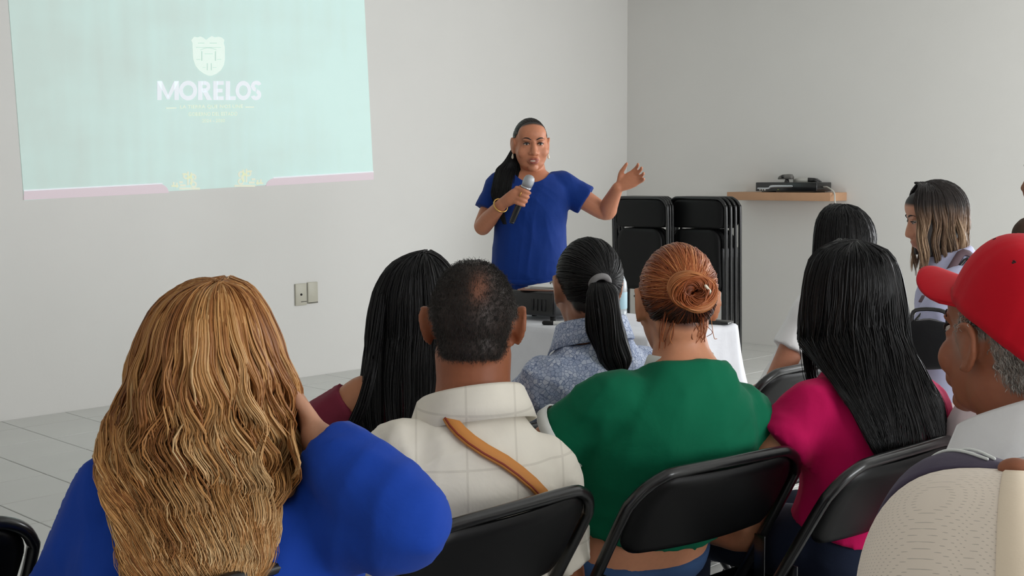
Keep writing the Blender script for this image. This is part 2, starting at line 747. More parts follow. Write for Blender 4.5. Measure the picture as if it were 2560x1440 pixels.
# emblem: crenellated shield
sh = [(477, 101), (484, 92), (493, 94), (500, 91), (509, 96), (514, 100), (520, 95), (528, 90), (536, 94), (544, 92), (553, 94), (560, 100),
      (558, 108), (561, 118), (561, 150), (558, 164), (551, 176), (541, 184), (529, 189), (520, 189), (508, 184), (496, 175), (487, 163), (482, 148), (480, 118), (480, 108)]
slide_shape('slide_emblem', [sh], M_tm, 0.005, 'white shield shaped coat of arms')
det = []
for (x, y, sx, sy) in ((494, 107, 16, 2), (523, 107, 18, 2), (489, 118, 62, 1.6), (502, 128, 3, 24), (536, 128, 3, 24), (516, 158, 2.5, 18), (526, 158, 2.5, 18),
                       (490, 148, 10, 1.5), (542, 148, 10, 1.5), (511, 134, 20, 1.5), (506, 168, 7, 1.5), (531, 168, 9, 1.5)):
    det.append([(x, y), (x + sx, y), (x + sx, y + sy), (x, y + sy)])
arc = [(500 + i * 4, 124 - 5 * math.sin(math.pi * i / 10)) for i in range(11)]
det.append(arc + [(x, y + 1.8) for x, y in reversed(arc)])
slide_shape('slide_emblem_line', det, M_td, 0.0065)


def band(x0, y0, x1, y1, h, round_right):
    """ribbon with one rounded end along the bottom of the slide"""
    s = (y1 - y0) / (x1 - x0)
    P = []
    for i in range(8):
        a = R(90) * i / 7
        if round_right:
            P.append((x1 - h * 1.3 + h * 1.3 * math.sin(a), y1 + h - h * math.cos(a)))
        else:
            P.append((x0 + h * 1.3 - h * 1.3 * math.sin(a), y0 + h - h * math.cos(a)))
    if round_right:
        return [(x0, y0)] + P + [(x0, y0 + h)]
    return [(x1, y1)] + P + [(x1, y1 + h)]


slide_shape('slide_ribbon', [band(59, 476, 421, 458, 24, True)], M_tp, 0.005)
slide_shape('slide_ribbon', [band(664, 445, 933, 429, 20, False)], M_tp, 0.005)
slide_shape('slide_ribbon_edge', [[(58.5, 475), (405, 457.5), (405, 460), (58.5, 478)]], M_tw, 0.0065)
slide_shape('slide_ribbon_edge', [[(682, 443), (932.5, 428), (932.5, 430.5), (682, 446)]], M_tw, 0.0065)


def glyph(cx, cy, sx):
    """stepped scroll ornament of the ribbon ends"""
    g = []
    for q in (arcband(0, 0, 5.5, 10, -90, 150), arcband(8, -8, 4.5, 9, -60, 210), arcband(-9, -10, 3.5, 7.5, 30, 300), arcband(10, 10, 4, 8, -150, 90)):
        g.append([(cx + sx * x, cy + y) for x, y in q])
    for (x, y, w_, h_) in ((-26, 18, 52, 5), (-24, 10, 14, 5), (-26, 2, 9, 5), (-6, -22, 4, 34), (2, -20, 4, 32), (-18, -18, 9, 4), (-46, 12, 18, 4), (-42, 4, 4, 12), (-34, 6, 4, 12)):
        g.append([(cx + sx * x, cy + y), (cx + sx * (x + w_), cy + y), (cx + sx * (x + w_), cy + y + h_), (cx + sx * x, cy + y + h_)])
    return g


slide_shape('slide_glyph', glyph(473, 451, 1), M_tc, 0.005, 'cream scroll ornament at the end of the left ribbon')
slide_shape('slide_glyph', glyph(611, 444, -1), M_tc, 0.005, 'cream scroll ornament at the end of the right ribbon')

# ------------------------------------------------------------ wall sockets
M_sock = mat('ivory_plastic', (196, 192, 176), 0.45)
M_dark = mat('dark_slot', (40, 38, 35), 0.6)
for k, (xa, ya, xb, yb, lab) in enumerate(((736, 710, 765, 762, 'ivory wall plate with one small hole, left of the pair'),
                                           (767, 706, 793, 757, 'blank ivory wall plate, right of the pair'))):
    A, B = onwall(xa, ya), onwall(xb, yb)
    c = (A + B) / 2
    W_, H_ = abs(B.x - A.x), abs(B.z - A.z)
    t = thing('wall_plate', lab, 'wall plate', (c.x, WYF, c.z), 0, 'wall plates below the slide')
    obj('cover', mesh_from('cover', *box(0, -0.006, 0, W_, 0.012, H_, 0.004)), M_sock, t)
    if k == 0:
        obj('hole', mesh_from('hole', *tube([(0.0, -0.0105, 0.0), (0.0, -0.0135, 0.0)], 0.008, 10)), M_dark, t)
        obj('seam', mesh_from('seam', *box(0.02, -0.0125, -H_ * 0.33, W_ * 0.5, 0.002, 0.004)), M_dark, t)
    else:
        obj('rim', mesh_from('rim', *box(0, -0.0125, -H_ * 0.46, W_ * 0.94, 0.002, 0.004)), M_dark, t)

# ------------------------------------------------------------ folding chairs
M_blk = mat('black_enamel', (17, 17, 18), 0.30, spec=0.5, coat=0.25, noise=(30, 0.2))
M_seat = mat('black_pressed_steel', (10, 10, 11), 0.42, spec=0.22, noise=(25, 0.2), bump=(300, 0.05, 0.001))
M_rub = mat('black_rubber', (14, 14, 14), 0.8)


def panel(w0, w1, h, crv, th, rad, nx=18, nz=18, edge=0.012):
    """rounded pressed panel in the XZ plane, bottom at z=0, bowed by crv towards -Y, with rolled edges"""
    V, F = [], []
    prof = []
    for sgn in (0, 1):
        for j in range(nz + 1):
            tz = (1 - math.cos(math.pi * j / nz)) / 2
            z = h * tz
            for i in range(nx + 1):
                tx = 2 * i / nx - 1
                hw = (w0 + (w1 - w0) * tz) / 2
                zz = z
                e = 0.0
                if z > h - rad:
                    e = rad - math.sqrt(max(0, rad * rad - (z - (h - rad)) ** 2))
                if z < rad * 0.6:
                    r2 = rad * 0.6
                    e = r2 - math.sqrt(max(0, r2 * r2 - (r2 - z) ** 2))
                x = tx * (hw - e)
                y = -crv * (1 - (x / (w1 / 2)) ** 2)
                roll = max(0, 1 - min(zz, h - zz) / edge) ** 2
                rollx = max(0, 1 - (1 - abs(tx)) * hw / edge) ** 2
                y += (th if sgn else 0) + (0.010 * max(roll, rollx) if not sgn else 0.002 * max(roll, rollx))
                V.append(Vector((x, y, zz)))
    s = (nx + 1) * (nz + 1)
    for j in range(nz):
        for i in range(nx):
            a = j * (nx + 1) + i
            F.append((a, a + 1, a + nx + 2, a + nx + 1))
            F.append((s + a, s + a + nx + 1, s + a + nx + 2, s + a + 1))
    ring = [i for i in range(nx + 1)] + [j * (nx + 1) + nx for j in range(1, nz + 1)] + [nz * (nx + 1) + i for i in range(nx - 1, -1, -1)] + [j * (nx + 1) for j in range(nz - 1, 0, -1)]
    for k in range(len(ring)):
        a, c = ring[k], ring[(k + 1) % len(ring)]
        F.append((a, a + s, c + s, c))
    return V, F


def u_frame(hw, foot, top, rc):
    """inverted U: foot (y,z) up to top (y,z), half width hw, corner radius rc"""
    fy, fz = foot
    ty, tz = top
    L = math.hypot(ty - fy, tz - fz)
    dy, dz = (ty - fy) / L, (tz - fz) / L
    P = []

    def at(x, s):
        return (x, fy + dy * s, fz + dz * s)
    P += [at(-hw, 0), at(-hw, L * 0.35), at(-hw, L * 0.7), at(-hw, L - rc)]
    for a in (22, 45, 68):
        P.append(at(-hw + rc * (1 - math.cos(R(a))), L - rc + rc * math.sin(R(a))))
    P += [at(-hw + rc, L), at(0, L), at(hw - rc, L)]
    for a in (68, 45, 22):
        P.append(at(hw - rc * (1 - math.cos(R(a))), L - rc + rc * math.sin(R(a))))
    P += [at(hw, L - rc), at(hw, L * 0.7), at(hw, L * 0.35), at(hw, 0)]
    return P


def rotx(part, a, t):
    Mx = Matrix.Translation(t) @ Matrix.Rotation(a, 4, 'X')
    return [Mx @ Vector(v) for v in part[0]], part[1]


def build_chair():
    """open folding chair facing +Y; origin on the floor below the seat"""
    t = thing('folding_chair', '', 'chair', (0, 0, 0))
    tl = math.atan2(0.46, 0.80)
    obj('back_frame', mesh_from('back_frame', *tube(u_frame(0.235, (0.22, 0.012), (-0.235, 0.80), 0.095), 0.0115, 10, 4)), M_blk, t)
    pb = rotx(panel(0.425, 0.452, 0.190, 0.018, 0.012, 0.088, edge=0.016), R(28), (0, -0.1465, 0.623))
    obj('backrest', mesh_from('backrest', *pb), M_seat, t)
    seat = panel(0.40, 0.36, 0.40, 0.0, 0.016, 0.06)
    seat = [Vector((v.x, -0.17 + v.z, 0.455 - v.y + 0.012 * math.cos((v.z - 0.2) * 7) - 0.012)) for v in seat[0]], seat[1]
    obj('seat', mesh_from('seat', *seat), M_seat, t)
    for s in (-1, 1):
        obj('leg', mesh_from('leg', *tube([(s * 0.21, -0.29, 0.012), (s * 0.21, -0.05, 0.27), (s * 0.21, 0.09, 0.425)], 0.0105, 10, 4)), M_blk, t)
        obj('hinge_link', mesh_from('hinge_link', *box(s * 0.222, -0.115, 0.50, 0.004, 0.03, 0.17, 0.001)), M_blk, t)
        obj('foot', mesh_from('foot', *tube([(s * 0.235, 0.2235, 0.006), (s * 0.235, 0.213, 0.03)], 0.0145, 10, 2)), M_rub, t)
        obj('foot', mesh_from('foot', *tube([(s * 0.21, -0.293, 0.006), (s * 0.21, -0.275, 0.03)], 0.0135, 10, 2)), M_rub, t)
    obj('stretcher', mesh_from('stretcher', *tube([(-0.235, 0.163, 0.11), (0.235, 0.163, 0.11)], 0.008, 8, 3)), M_blk, t)
    obj('stretcher', mesh_from('stretcher', *tube([(-0.2, -0.20, 0.11), (0.2, -0.20, 0.11)], 0.008, 8, 3)), M_blk, t)
    return t


def build_folded():
    """folded chair standing upright, seat side facing -Y... thickness along Y"""
    t = thing('folded_chair', '', 'chair', (0, 0, 0))
    L = 1.20
    obj('back_frame', mesh_from('back_frame', *tube(u_frame(0.245, (0.03, 0.012), (0.0, L), 0.085), 0.0125, 10, 4)), M_blk, t)
    pb = panel(0.455, 0.468, 0.20, 0.016, 0.012, 0.075)
    obj('backrest', mesh_from('backrest', *[[Vector((v.x, v.y + 0.0, v.z + L - 0.209)) for v in pb[0]], pb[1]]), M_seat, t)
    st = panel(0.44, 0.40, 0.44, 0.0, 0.018, 0.085)
    obj('seat', mesh_from('seat', *[[Vector((v.x, v.y - 0.014, v.z + L - 0.655)) for v in st[0]], st[1]]), M_seat, t)
    for s in (-1, 1):
        obj('leg', mesh_from('leg', *tube([(s * 0.21, 0.032, 0.06), (s * 0.21, 0.030, 0.5), (s * 0.21, 0.02, 0.85)], 0.011, 10, 4)), M_blk, t)
        obj('foot', mesh_from('foot', *tube([(s * 0.245, 0.03, 0.008), (s * 0.245, 0.03, 0.035)], 0.0155, 10, 2)), M_rub, t)
    obj('stretcher', mesh_from('stretcher', *tube([(-0.245, 0.028, 0.13), (0.245, 0.028, 0.13)], 0.008, 8, 3)), M_blk, t)
    obj('stretcher', mesh_from('stretcher', *tube([(-0.21, 0.032, 0.2), (0.21, 0.032, 0.2)], 0.008, 8, 3)), M_blk, t)
    return t


chair0 = build_chair()
_first = [True]


def chair(X, D, yaw, label, group='folding chairs of the audience'):
    """X, D of the middle of the top rail"""
    f, r = fr(yaw)
    p = C(X, D) + f * 0.235
    rz = math.atan2(f.y, f.x) - math.pi / 2
    if _first[0]:
        _first[0] = False
        chair0.location = p
        chair0.rotation_euler = (0, 0, rz)
        chair0['label'] = label
        chair0['group'] = group
        return chair0
    return dup(chair0, p, rz, label, group)


chair(0.0, 2.03, 45.5, 'black metal folding chair under the man in the pale checked shirt')
chair(0.425, 2.36, 36, 'black metal folding chair under the woman in the green shirt')
chair(0.80, 2.44, 42, 'black metal folding chair under the woman in the bright pink shirt')
chair(-0.40, 1.66, 45.5, 'black metal folding chair under the woman with long wavy blonde hair')
chair(-0.955, 1.845, 45.5, 'empty black folding chair at the left edge of the frame')
chair(-0.03, 2.62, 45.5, 'black folding chair under the woman in the maroon flowered top')
chair(0.35, 2.92, 45.5, 'black folding chair under the woman with the ponytail')
chair(0.87, 3.56, 44, 'black folding chair under the woman in the white shirt by the right wall')
chair(1.76, 4.36, 80, 'black folding chair under the woman with two-toned hair')
chair(0.98, 1.64, 45, 'black folding chair under the man in the red cap')
chair(1.31, 2.50, 40, 'black folding chair under the person in pale pink behind the red cap')
chair(0.36, 0.40, 20, 'black folding chair under the person in the beige mesh cap')

fold0 = build_folded()
rz_f = math.pi * 1.5 + 0.0     # seat side towards the room
folded = []
# two stacks leaning by the right hand wall, front chair of each first
for s, (px, D, n_, nm) in enumerate(((1594, 8.75, 4, 'left'), (1735, 8.55, 4, 'right'))):
    for k in range(n_):
        base = U(px, 720, D)
        p = Vector((base.x + 0.048 * k + 0.02, base.y + (0.012 * k if s == 0 else -0.004 * k), 0.0))
        o = fold0 if not folded else dup(fold0, p, 0)
        o.location = p
        o.rotation_euler = (0, R(-0.0), R(-90 + 0.6 * k * (1 if s else -1)))
        pos = ('front', 'second', 'third', 'rear')[k]
        o['label'] = 'folded black chair, %s one of the %s stack by the right wall' % (pos, nm)
        o['group'] = 'folded chairs stacked by the right wall'
        folded.append(o)

# ------------------------------------------------------------ shelf with receiver and webcam
M_shelf = mat('beech_shelf_board', (196, 152, 118), 0.55, noise=(6, 0.10))


def onright(px, py, off=0.0):
    d = r3 * ((px - 1280) / FPX) - u3 * ((py - 720) / FPX) + f3
    return Vector((0, 0, HC)) + d * ((WXR - off) / d.x)


SD = 0.24
a_, b_ = onright(1817, 490, SD), onright(2076, 493, SD)
zt, zb = onright(1817, 480, SD).z, onright(1817, 500, SD).z
ym = (a_.y + b_.y) / 2
shelf = obj('wall_shelf', mesh_from('wall_shelf', *box(0, 0, 0, SD, abs(a_.y - b_.y), zt - zb, 0.004)), M_shelf, None, (WXR - SD / 2, ym, (zt + zb) / 2))
tag(shelf, 'pale wooden floating shelf on the right wall', 'shelf')
M_box = mat('black_plastic_case', (16, 16, 18), 0.28, coat=0.3)
M_sil = mat('silver_trim', (190, 192, 196), 0.25, metal=0.9)
M_gry = mat('grey_plastic', (112, 110, 106), 0.4)
M_lt = mat('light_plastic', (205, 203, 196), 0.5)
ra, rb = onright(1888, 470, SD - 0.01), onright(2041, 470, SD - 0.01)
rh = onright(1888, 456, SD).z - zt
ry = (ra.y + rb.y) / 2
rw = abs(ra.y - rb.y)
rec = thing('video_recorder', 'flat black recorder box with a silver front stripe on the wooden shelf', 'recorder', (WXR - SD / 2, ry, zt))
obj('case', mesh_from('case', *box(0, 0, rh / 2 + 0.004, SD - 0.03, rw, rh - 0.008, 0.005)), M_box, rec)
obj('top_plate', mesh_from('top_plate', *box(0.004, 0, rh - 0.001, SD - 0.05, rw - 0.02, 0.003, 0.001)), M_gry, rec)
fx = -(SD - 0.03) / 2 - 0.001
sw = [(-0.01, rw * 0.46, rh * 0.40), (-0.01, rw * 0.28, rh * 0.40), (-0.01, rw * 0.22, rh * 0.60), (-0.01, -rw * 0.1, rh * 0.62)]
obj('stripe', mesh_from('stripe', *tube([(fx, y, z) for _, y, z in sw], [0.006, 0.008, 0.011, 0.009], 8, 5, flat=((1, 0, 0), 0.25))), M_sil, rec)
for y in (0.42, 0.38, 0.34):
    obj('button', mesh_from('button', *tube([(fx, rw * y, rh * 0.25), (fx - 0.004, rw * y, rh * 0.25)], 0.006, 10, 1)), M_lt, rec)
obj('lamp', mesh_from('lamp', *box(fx, rw * 0.12, rh * 0.28, 0.003, 0.012, 0.008, 0.001)), mat('olive_lens', (120, 130, 60), 0.3), rec)
for y in (-0.4, 0.4):
    obj('foot', mesh_from('foot', *box(0, rw * y, 0.0025, 0.16, 0.03, 0.005)), M_rub, rec)
wc = thing('webcam', 'small grey webcam with a rounded hood on top of the recorder', 'webcam', (WXR - SD / 2, ry + rw * 0.10, zt + rh + 0.001))
obj('head', mesh_from('head', *loft([[Vector((x * 0.02 - 0.01, y, 0.022 + z)) for x, z in ((-1, 0), (1, 0), (1.1, hh * 0.7), (0.5, hh), (-0.5, hh), (-1.1, hh * 0.7))]
                                     for y, hh in ((0.062, 0.012), (0.056, 0.026), (0.03, 0.036), (-0.03, 0.040), (-0.05, 0.036), (-0.054, 0.026))])), M_gry, wc)
obj('stand', mesh_from('stand', *tube([(-0.01, -0.005, 0.0), (-0.01, -0.005, 0.024)], [0.02, 0.012], 10, 3, cap='flat')), M_box, wc)
obj('lens', mesh_from('lens', *tube([(-0.03, 0.02, 0.042), (-0.036, 0.02, 0.042)], 0.012, 12, 1, cap='flat')), M_box, wc)
ad = thing('remote_control', 'pale and black handset lying on the recorder behind the webcam', 'remote control', (WXR - 0.10, ry - rw * 0.22, zt + rh + 0.001))
obj('case', mesh_from('case', *loft([[Vector((x, y, 0.0)), Vector((x, y, z)), Vector((x + 0.05, y, z)), Vector((x + 0.05, y, 0.0))] for x, y, z in ((0, 0.13, 0.02), (0, 0.08, 0.034), (0, 0.0, 0.030), (0, -0.03, 0.018))])), M_lt, ad)
obj('cover', mesh_from('cover', *loft([[Vector((x, y, 0.0)), Vector((x, y, z)), Vector((x + 0.05, y, z)), Vector((x + 0.05, y, 0.0))] for x, y, z in ((-0.004, 0.0, 0.034), (-0.004, -0.05, 0.03), (-0.004, -0.09, 0.006))])), M_box, ad)
cb = obj('cable', mesh_from('cable', *tube([(WXR - 0.13, ry - rw * 0.5 - 0.002, zt + rh * 0.55), (WXR - 0.15, ry - rw * 0.5 - 0.05, zt + rh * 0.5), (WXR - 0.2, ry - rw * 0.5 - 0.13, zt - 0.0),
                                           (WXR - 0.255, ry - rw * 0.5 - 0.17, zt - 0.06), (WXR - 0.26, ry - rw * 0.5 - 0.19, zt - 0.2), (WXR - 0.2, ry - rw * 0.5 - 0.2, zt - 0.9), (WXR - 0.12, ry - rw * 0.5 - 0.2, 0.02)], 0.006, 8, 6)), M_lt)
tag(cb, 'pale cable hanging from the recorder over the right end of the shelf', 'cable')

# ------------------------------------------------------------ table with white cloth
M_cloth = cloth('white_tablecloth', (232, 233, 238), sheen=0.05)
M_gmet = mat('grey_metal_leg', (110, 110, 112), 0.4, metal=0.6)
TH = 0.74
k0 = U(1614, 850, 4.63)
Lx, Ly = 0.60, 0.95
tab = thing('folding_table', 'folding table under a white cloth in front of the speaker', 'table', (k0.x + Lx / 2, k0.y + Ly / 2, 0))
obj('table_top', mesh_from('table_top', *box(0, 0, TH - 0.02, Lx - 0.02, Ly - 0.02, 0.035, 0.006)), M_lt, tab)
for sx in (-1, 1):
    for sy in (-1, 1):
        obj('leg', mesh_from('leg', *tube([(sx * (Lx / 2 - 0.05), sy * (Ly / 2 - 0.08), 0.012), (sx * (Lx / 2 - 0.05), sy * (Ly / 2 - 0.08), TH - 0.037)], 0.012, 10, 2)), M_gmet, tab)


def tablecloth(lx, ly, h, drop):
    """draped sheet: flat top, wavy hanging sides"""
    V, F = [], []
    per = []
    nx_, ny_ = 24, 34
    rr = 0.02
    for i in range(nx_):
        per.append((-lx / 2 + lx * i / nx_, -ly / 2, 0, -1))
    for i in range(ny_):
        per.append((lx / 2, -ly / 2 + ly * i / ny_, 1, 0))
    for i in range(nx_):
        per.append((lx / 2 - lx * i / nx_, ly / 2, 0, 1))
    for i in range(ny_):
        per.append((-lx / 2, ly / 2 - ly * i / ny_, -1, 0))
    m = len(per)
    lv = [(-0.012, 0), (0.0, -0.002), (0.008, -0.010), (0.011, -0.03)] + [(0.012, -0.03 - (drop - 0.03) * k / 8) for k in range(1, 9)]
    for k, (o_, dz) in enumerate(lv):
        for i, (x, y, a, b_) in enumerate(per):
            near_c = min(abs(abs(x) - lx / 2) + abs(abs(y) - ly / 2), 0.2)
            c_ = max(0, 1 - near_c / 0.12)
            wv = 0.010 * math.sin(i * 0.55) + 0.007 * math.sin(i * 1.3 + 1)
            amt = max(0, -dz - 0.03) / drop
            oo = o_ + amt * (0.02 + wv + 0.07 * c_ * amt)
            if c_ > 0:
                d = Vector((math.copysign(1, x) * (1 if abs(abs(x) - lx / 2) < 0.12 else 0), math.copysign(1, y) * (1 if abs(abs(y) - ly / 2) < 0.12 else 0), 0))
                d = Vector((a, b_, 0)).lerp(d, c_ * 0.6)
            else:
                d = Vector((a, b_, 0))
            V.append(Vector((x, y, h + dz)) + d * oo)
    for k in range(len(lv) - 1):
        for i in range(m):
            F.append((k * m + i, (k + 1) * m + i, (k + 1) * m + (i + 1) % m, k * m + (i + 1) % m))
    F.append(tuple(range(m)))
    return V, F


tcl = obj('tablecloth', mesh_from('tablecloth', *tablecloth(Lx, Ly, TH + 0.004, 0.42)), M_cloth, None, tab.location)
sol = tcl.modifiers.new('thick', 'SOLIDIFY')
sol.thickness = 0.002
sol.offset = 1.0
tag(tcl, 'white cloth draped over the table in front of the speaker', 'tablecloth')

# things on the table
ZT = TH + 0.0065
pj = U(1340, 765, 5.25)
M_vent = mat('projector_vent', (28, 28, 29), 0.6)
pr = thing('projector', 'black projector with a flat pale-topped lid on the table', 'projector', (k0.x + 0.235, k0.y + 0.70, ZT), R(4))
obj('case', mesh_from('case', *box(0, 0, 0.075, 0.30, 0.26, 0.105, 0.014, 3)), M_box, pr)
obj('front_grille', mesh_from('front_grille', *join([box(-0.152, -0.08 + 0.022 * i, 0.07, 0.004, 0.012, 0.05) for i in range(4)])), M_vent, pr)
obj('port_panel', mesh_from('port_panel', *box(0.02, -0.1305, 0.07, 0.2, 0.004, 0.05, 0.001)), M_vent, pr)
obj('lens', mesh_from('lens', *tube([(0.06, 0.13, 0.075), (0.06, 0.155, 0.075)], [0.035, 0.03], 16, 2, cap='flat')), M_dark, pr)
for x, y in ((-0.12, -0.1), (0.12, -0.1), (0, 0.1)):
    obj('foot', mesh_from('foot', *tube([(x, y, 0.0), (x, y, 0.024)], 0.012, 10, 1, cap='flat')), M_rub, pr)
pl = obj('plug', mesh_from('plug', *tube([(-0.06, -0.132, 0.085), (-0.055, -0.15, 0.09), (-0.05, -0.16, 0.06), (-0.05, -0.158, 0.006)], 0.005, 8, 4)), M_lt, pr)
pl['label'] = 'pale cable plugged into the projector'
M_paper = mat('white_paper', (222, 222, 218), 0.8)
M_paper2 = mat('tan_folder', (150, 112, 96), 0.8)
pp = thing('paper_stack', 'sheets of white paper lying on top of the projector', 'papers', (k0.x + 0.245, k0.y + 0.68, ZT + 0.1285), R(18))
for i, (dx, dy, rz, mm) in enumerate(((0.0, 0.03, 8, M_paper2), (0.02, -0.02, -6, M_paper), (0.03, -0.03, 5, M_paper), (0.015, -0.03, -2, M_paper))):
    v_, f_ = box(0, 0, 0, 0.29, 0.21, 0.004)
    Mx = Matrix.Translation((dx, dy, 0.002 + 0.0045 * i)) @ Matrix.Rotation(R(rz), 4, 'Z')
    o = obj('sheet', mesh_from('sheet', [Mx @ Vector(q) for q in v_], f_, smooth=False), mm, pp)
    if mm is M_paper2:
        o['label'] = 'tan folder under the white sheets'
mk = thing('marker_pen', 'white marker pen with a black cap lying on the cloth beside the projector', 'pen', (k0.x + 0.05, k0.y + 0.50, ZT + 0.009), R(35))
obj('barrel', mesh_from('barrel', *tube([(-0.005, -0.05, 0), (-0.005, 0.02, 0)], 0.008, 10, 2)), M_paper, mk)
obj('cap', mesh_from('cap', *tube([(-0.005, 0.02, 0), (-0.005, 0.055, 0)], 0.009, 10, 2)), M_rub, mk)
# water bottle
M_water = mat('clear_bottle_plastic', (214, 222, 228), 0.12, spec=0.6)
nb = M_water.node_tree.nodes['Principled BSDF']
nb.inputs['Transmission Weight'].default_value = 0.35
nb.inputs['IOR'].default_value = 1.33
M_lab = mat('pale_blue_label', (170, 205, 218), 0.5)
M_cap = mat('white_cap', (238, 238, 240), 0.35)
bp_ = U(1543, 790, 4.95)
bt = thing('water_bottle', 'clear plastic water bottle with white cap and pale blue label on the table', 'bottle', (bp_.x, bp_.y, ZT))
prof = [(0.0, 0.0), (0.032, 0.0), (0.036, 0.006), (0.036, 0.05), (0.0345, 0.055), (0.036, 0.06), (0.036, 0.125), (0.034, 0.145), (0.024, 0.165), (0.014, 0.178), (0.0125, 0.182), (0.0125, 0.186), (0.0, 0.186)]


def lathe(prof, seg=24):
    V, F = [], []
    for r_, z in prof:
        for k in range(seg):
            a = 2 * math.pi * k / seg
            V.append(Vector((r_ * math.cos(a), r_ * math.sin(a), z)))
    for i in range(len(prof) - 1):
        for k in range(seg):
            F.append((i * seg + k, i * seg + (k + 1) % seg, (i + 1) * seg + (k + 1) % seg, (i + 1) * seg + k))
    return V, F


obj('bottle_body', mesh_from('bottle_body', *lathe(prof)), M_water, bt)
obj('label_band', mesh_from('label_band', *lathe([(0.0362, 0.06), (0.0366, 0.062), (0.0366, 0.112), (0.0362, 0.114)])), M_lab, bt)
obj('cap', mesh_from('cap', *lathe([(0, 0.184), (0.015, 0.184), (0.016, 0.188), (0.016, 0.203), (0.013, 0.206), (0, 0.206)])), M_cap, bt)
obj('print', mesh_from('print', *join([box(-0.0372 * math.cos(a), -0.0372 * math.sin(a), 0.088, 0.003, 0.003, 0.022) for a in (0.5, 0.7, 0.9)])), M_dark, bt)
bt.scale = (1.12, 1.12, 1.26)
g0 = Vector((k0.x + 0.53, k0.y + 0.06, ZT))
ph = thing('phone', 'dark phone lying near the right corner of the white cloth', 'phone', g0, R(15))
obj('case', mesh_from('case', *box(0, 0, 0.006, 0.075, 0.15, 0.011, 0.004)), M_box, ph)
obj('screen', mesh_from('screen', *box(0, 0, 0.0122, 0.066, 0.138, 0.001)), M_dark, ph)
# ------------------------------------------------------------ people: builders
def skin_mat(name, rough=0.5):
    m = bpy.data.materials.new(name)
    m.use_nodes = True
    n, l = nt(m)
    b = n['Principled BSDF']
    a = n.new('ShaderNodeAttribute')
    a.attribute_name = 'paint'
    tc = n.new('ShaderNodeTexCoord')
    t = n.new('ShaderNodeTexNoise')
    t.inputs['Scale'].default_value = 90
    t.inputs['Detail'].default_value = 4
    l.new(tc.outputs['Object'], t.inputs['Vector'])
    hs = n.new('ShaderNodeHueSaturation')
    l.new(a.outputs['Color'], hs.inputs['Color'])
    l.new(mth(n, l, 'ADD', mth(n, l, 'MULTIPLY', t.outputs['Fac'], 0.16), 0.92), hs.inputs['Value'])
    l.new(hs.outputs[0], b.inputs['Base Color'])
    bp = n.new('ShaderNodeBump')
    bp.inputs['Strength'].default_value = 0.15
    bp.inputs['Distance'].default_value = 0.002
    l.new(t.outputs['Fac'], bp.inputs['Height'])
    l.new(bp.outputs[0], b.inputs['Normal'])
    b.inputs['Roughness'].default_value = rough
    b.inputs['Specular IOR Level'].default_value = 0.4
    b.inputs['Subsurface Weight'].default_value = 0.12
    b.inputs['Subsurface Radius'].default_value = (0.012, 0.005, 0.003)
    return m


M_skin = skin_mat('skin')


def head_matrix(c, yaw, pitch=0.0, roll=0.0, s=1.0):
    f, r = fr(yaw)
    Mx = Matrix((r, f, UP)).transposed().to_4x4()
    Mx = Mx @ Matrix.Rotation(R(roll), 4, 'Y') @ Matrix.Rotation(R(pitch), 4, 'X') @ Matrix.Scale(s, 4)
    Mx.translation = c
    return Mx


def ear_parts(sd, ek=1.0):
    """ear: bowl, helix rim, tragus and lobe"""
    x0 = 0.073 * sd
    sd = sd * ek
    P = []
    rim = [(x0, 0.012, -0.012), (x0 + sd * 0.008, 0.018, 0.008), (x0 + sd * 0.014, 0.012, 0.026), (x0 + sd * 0.019, -0.006, 0.033), (x0 + sd * 0.022, -0.021, 0.022),
           (x0 + sd * 0.021, -0.024, 0.0), (x0 + sd * 0.016, -0.016, -0.020), (x0 + sd * 0.009, -0.004, -0.031)]
    P.append(tube(rim, [0.004, 0.0045, 0.0048, 0.005, 0.005, 0.005, 0.0055, 0.0065], 10, 4))
    P.append(ellipsoid((x0 + sd * 0.008, -0.004, 0.002), (0.009, 0.020, 0.030), Matrix.Rotation(R(18 * sd), 3, 'Z')))
    P.append(ellipsoid((x0 + sd * 0.008, 0.002, -0.030), (0.0055, 0.008, 0.009)))
    P.append(ellipsoid((x0 + sd * 0.004, 0.013, -0.006), (0.006, 0.005, 0.007)))
    return P


def head_parts(Mx, male=False, ears=True, jaw=1.0):
    P = [ellipsoid((0, -0.012, 0.022), (0.0745, 0.096, 0.096), None, 28, 18),
         ellipsoid((0, 0.024, -0.025), (0.0635 * jaw, 0.066, 0.088), None, 24, 16),
         ellipsoid((0, 0.030, -0.072), (0.051 * jaw, 0.050, 0.040)),
         ellipsoid((0, 0.066, -0.098), (0.024, 0.020, 0.018)),
         ellipsoid((0, 0.040, 0.050), (0.064, 0.052, 0.056), None, 28, 18),
         ellipsoid((0, -0.055, -0.035), (0.056, 0.045, 0.05)),
         tube([(0, 0.080, 0.018), (0, 0.091, -0.006), (0, 0.1015, -0.030)], [0.0095, 0.0115, 0.0142], 12, 4),
         ellipsoid((0, 0.082, -0.066), (0.027, 0.018, 0.020)),
         ellipsoid((0, 0.094, -0.0585), (0.021, 0.0095, 0.0058)),
         ellipsoid((0, 0.0915, -0.0735), (0.019, 0.010, 0.0072))]
    for s in (-1, 1):
        P += [ellipsoid((s * 0.036, 0.060, -0.028), (0.030 * jaw, 0.022, 0.030)),
              ellipsoid((s * 0.027, 0.0775, 0.026), (0.022, 0.010, 0.0095), Matrix.Rotation(R(-6 * s), 3, 'Y')),
              ellipsoid((s * 0.0145, 0.092, -0.034), (0.0085, 0.010, 0.0078)),
              ellipsoid((s * 0.031, 0.0735, 0.004), (0.0165, 0.0105, 0.0105))]
        if ears:
            P += ear_parts(s, 1.0 if male else .62)
    return [xf(p, Mx) for p in P]


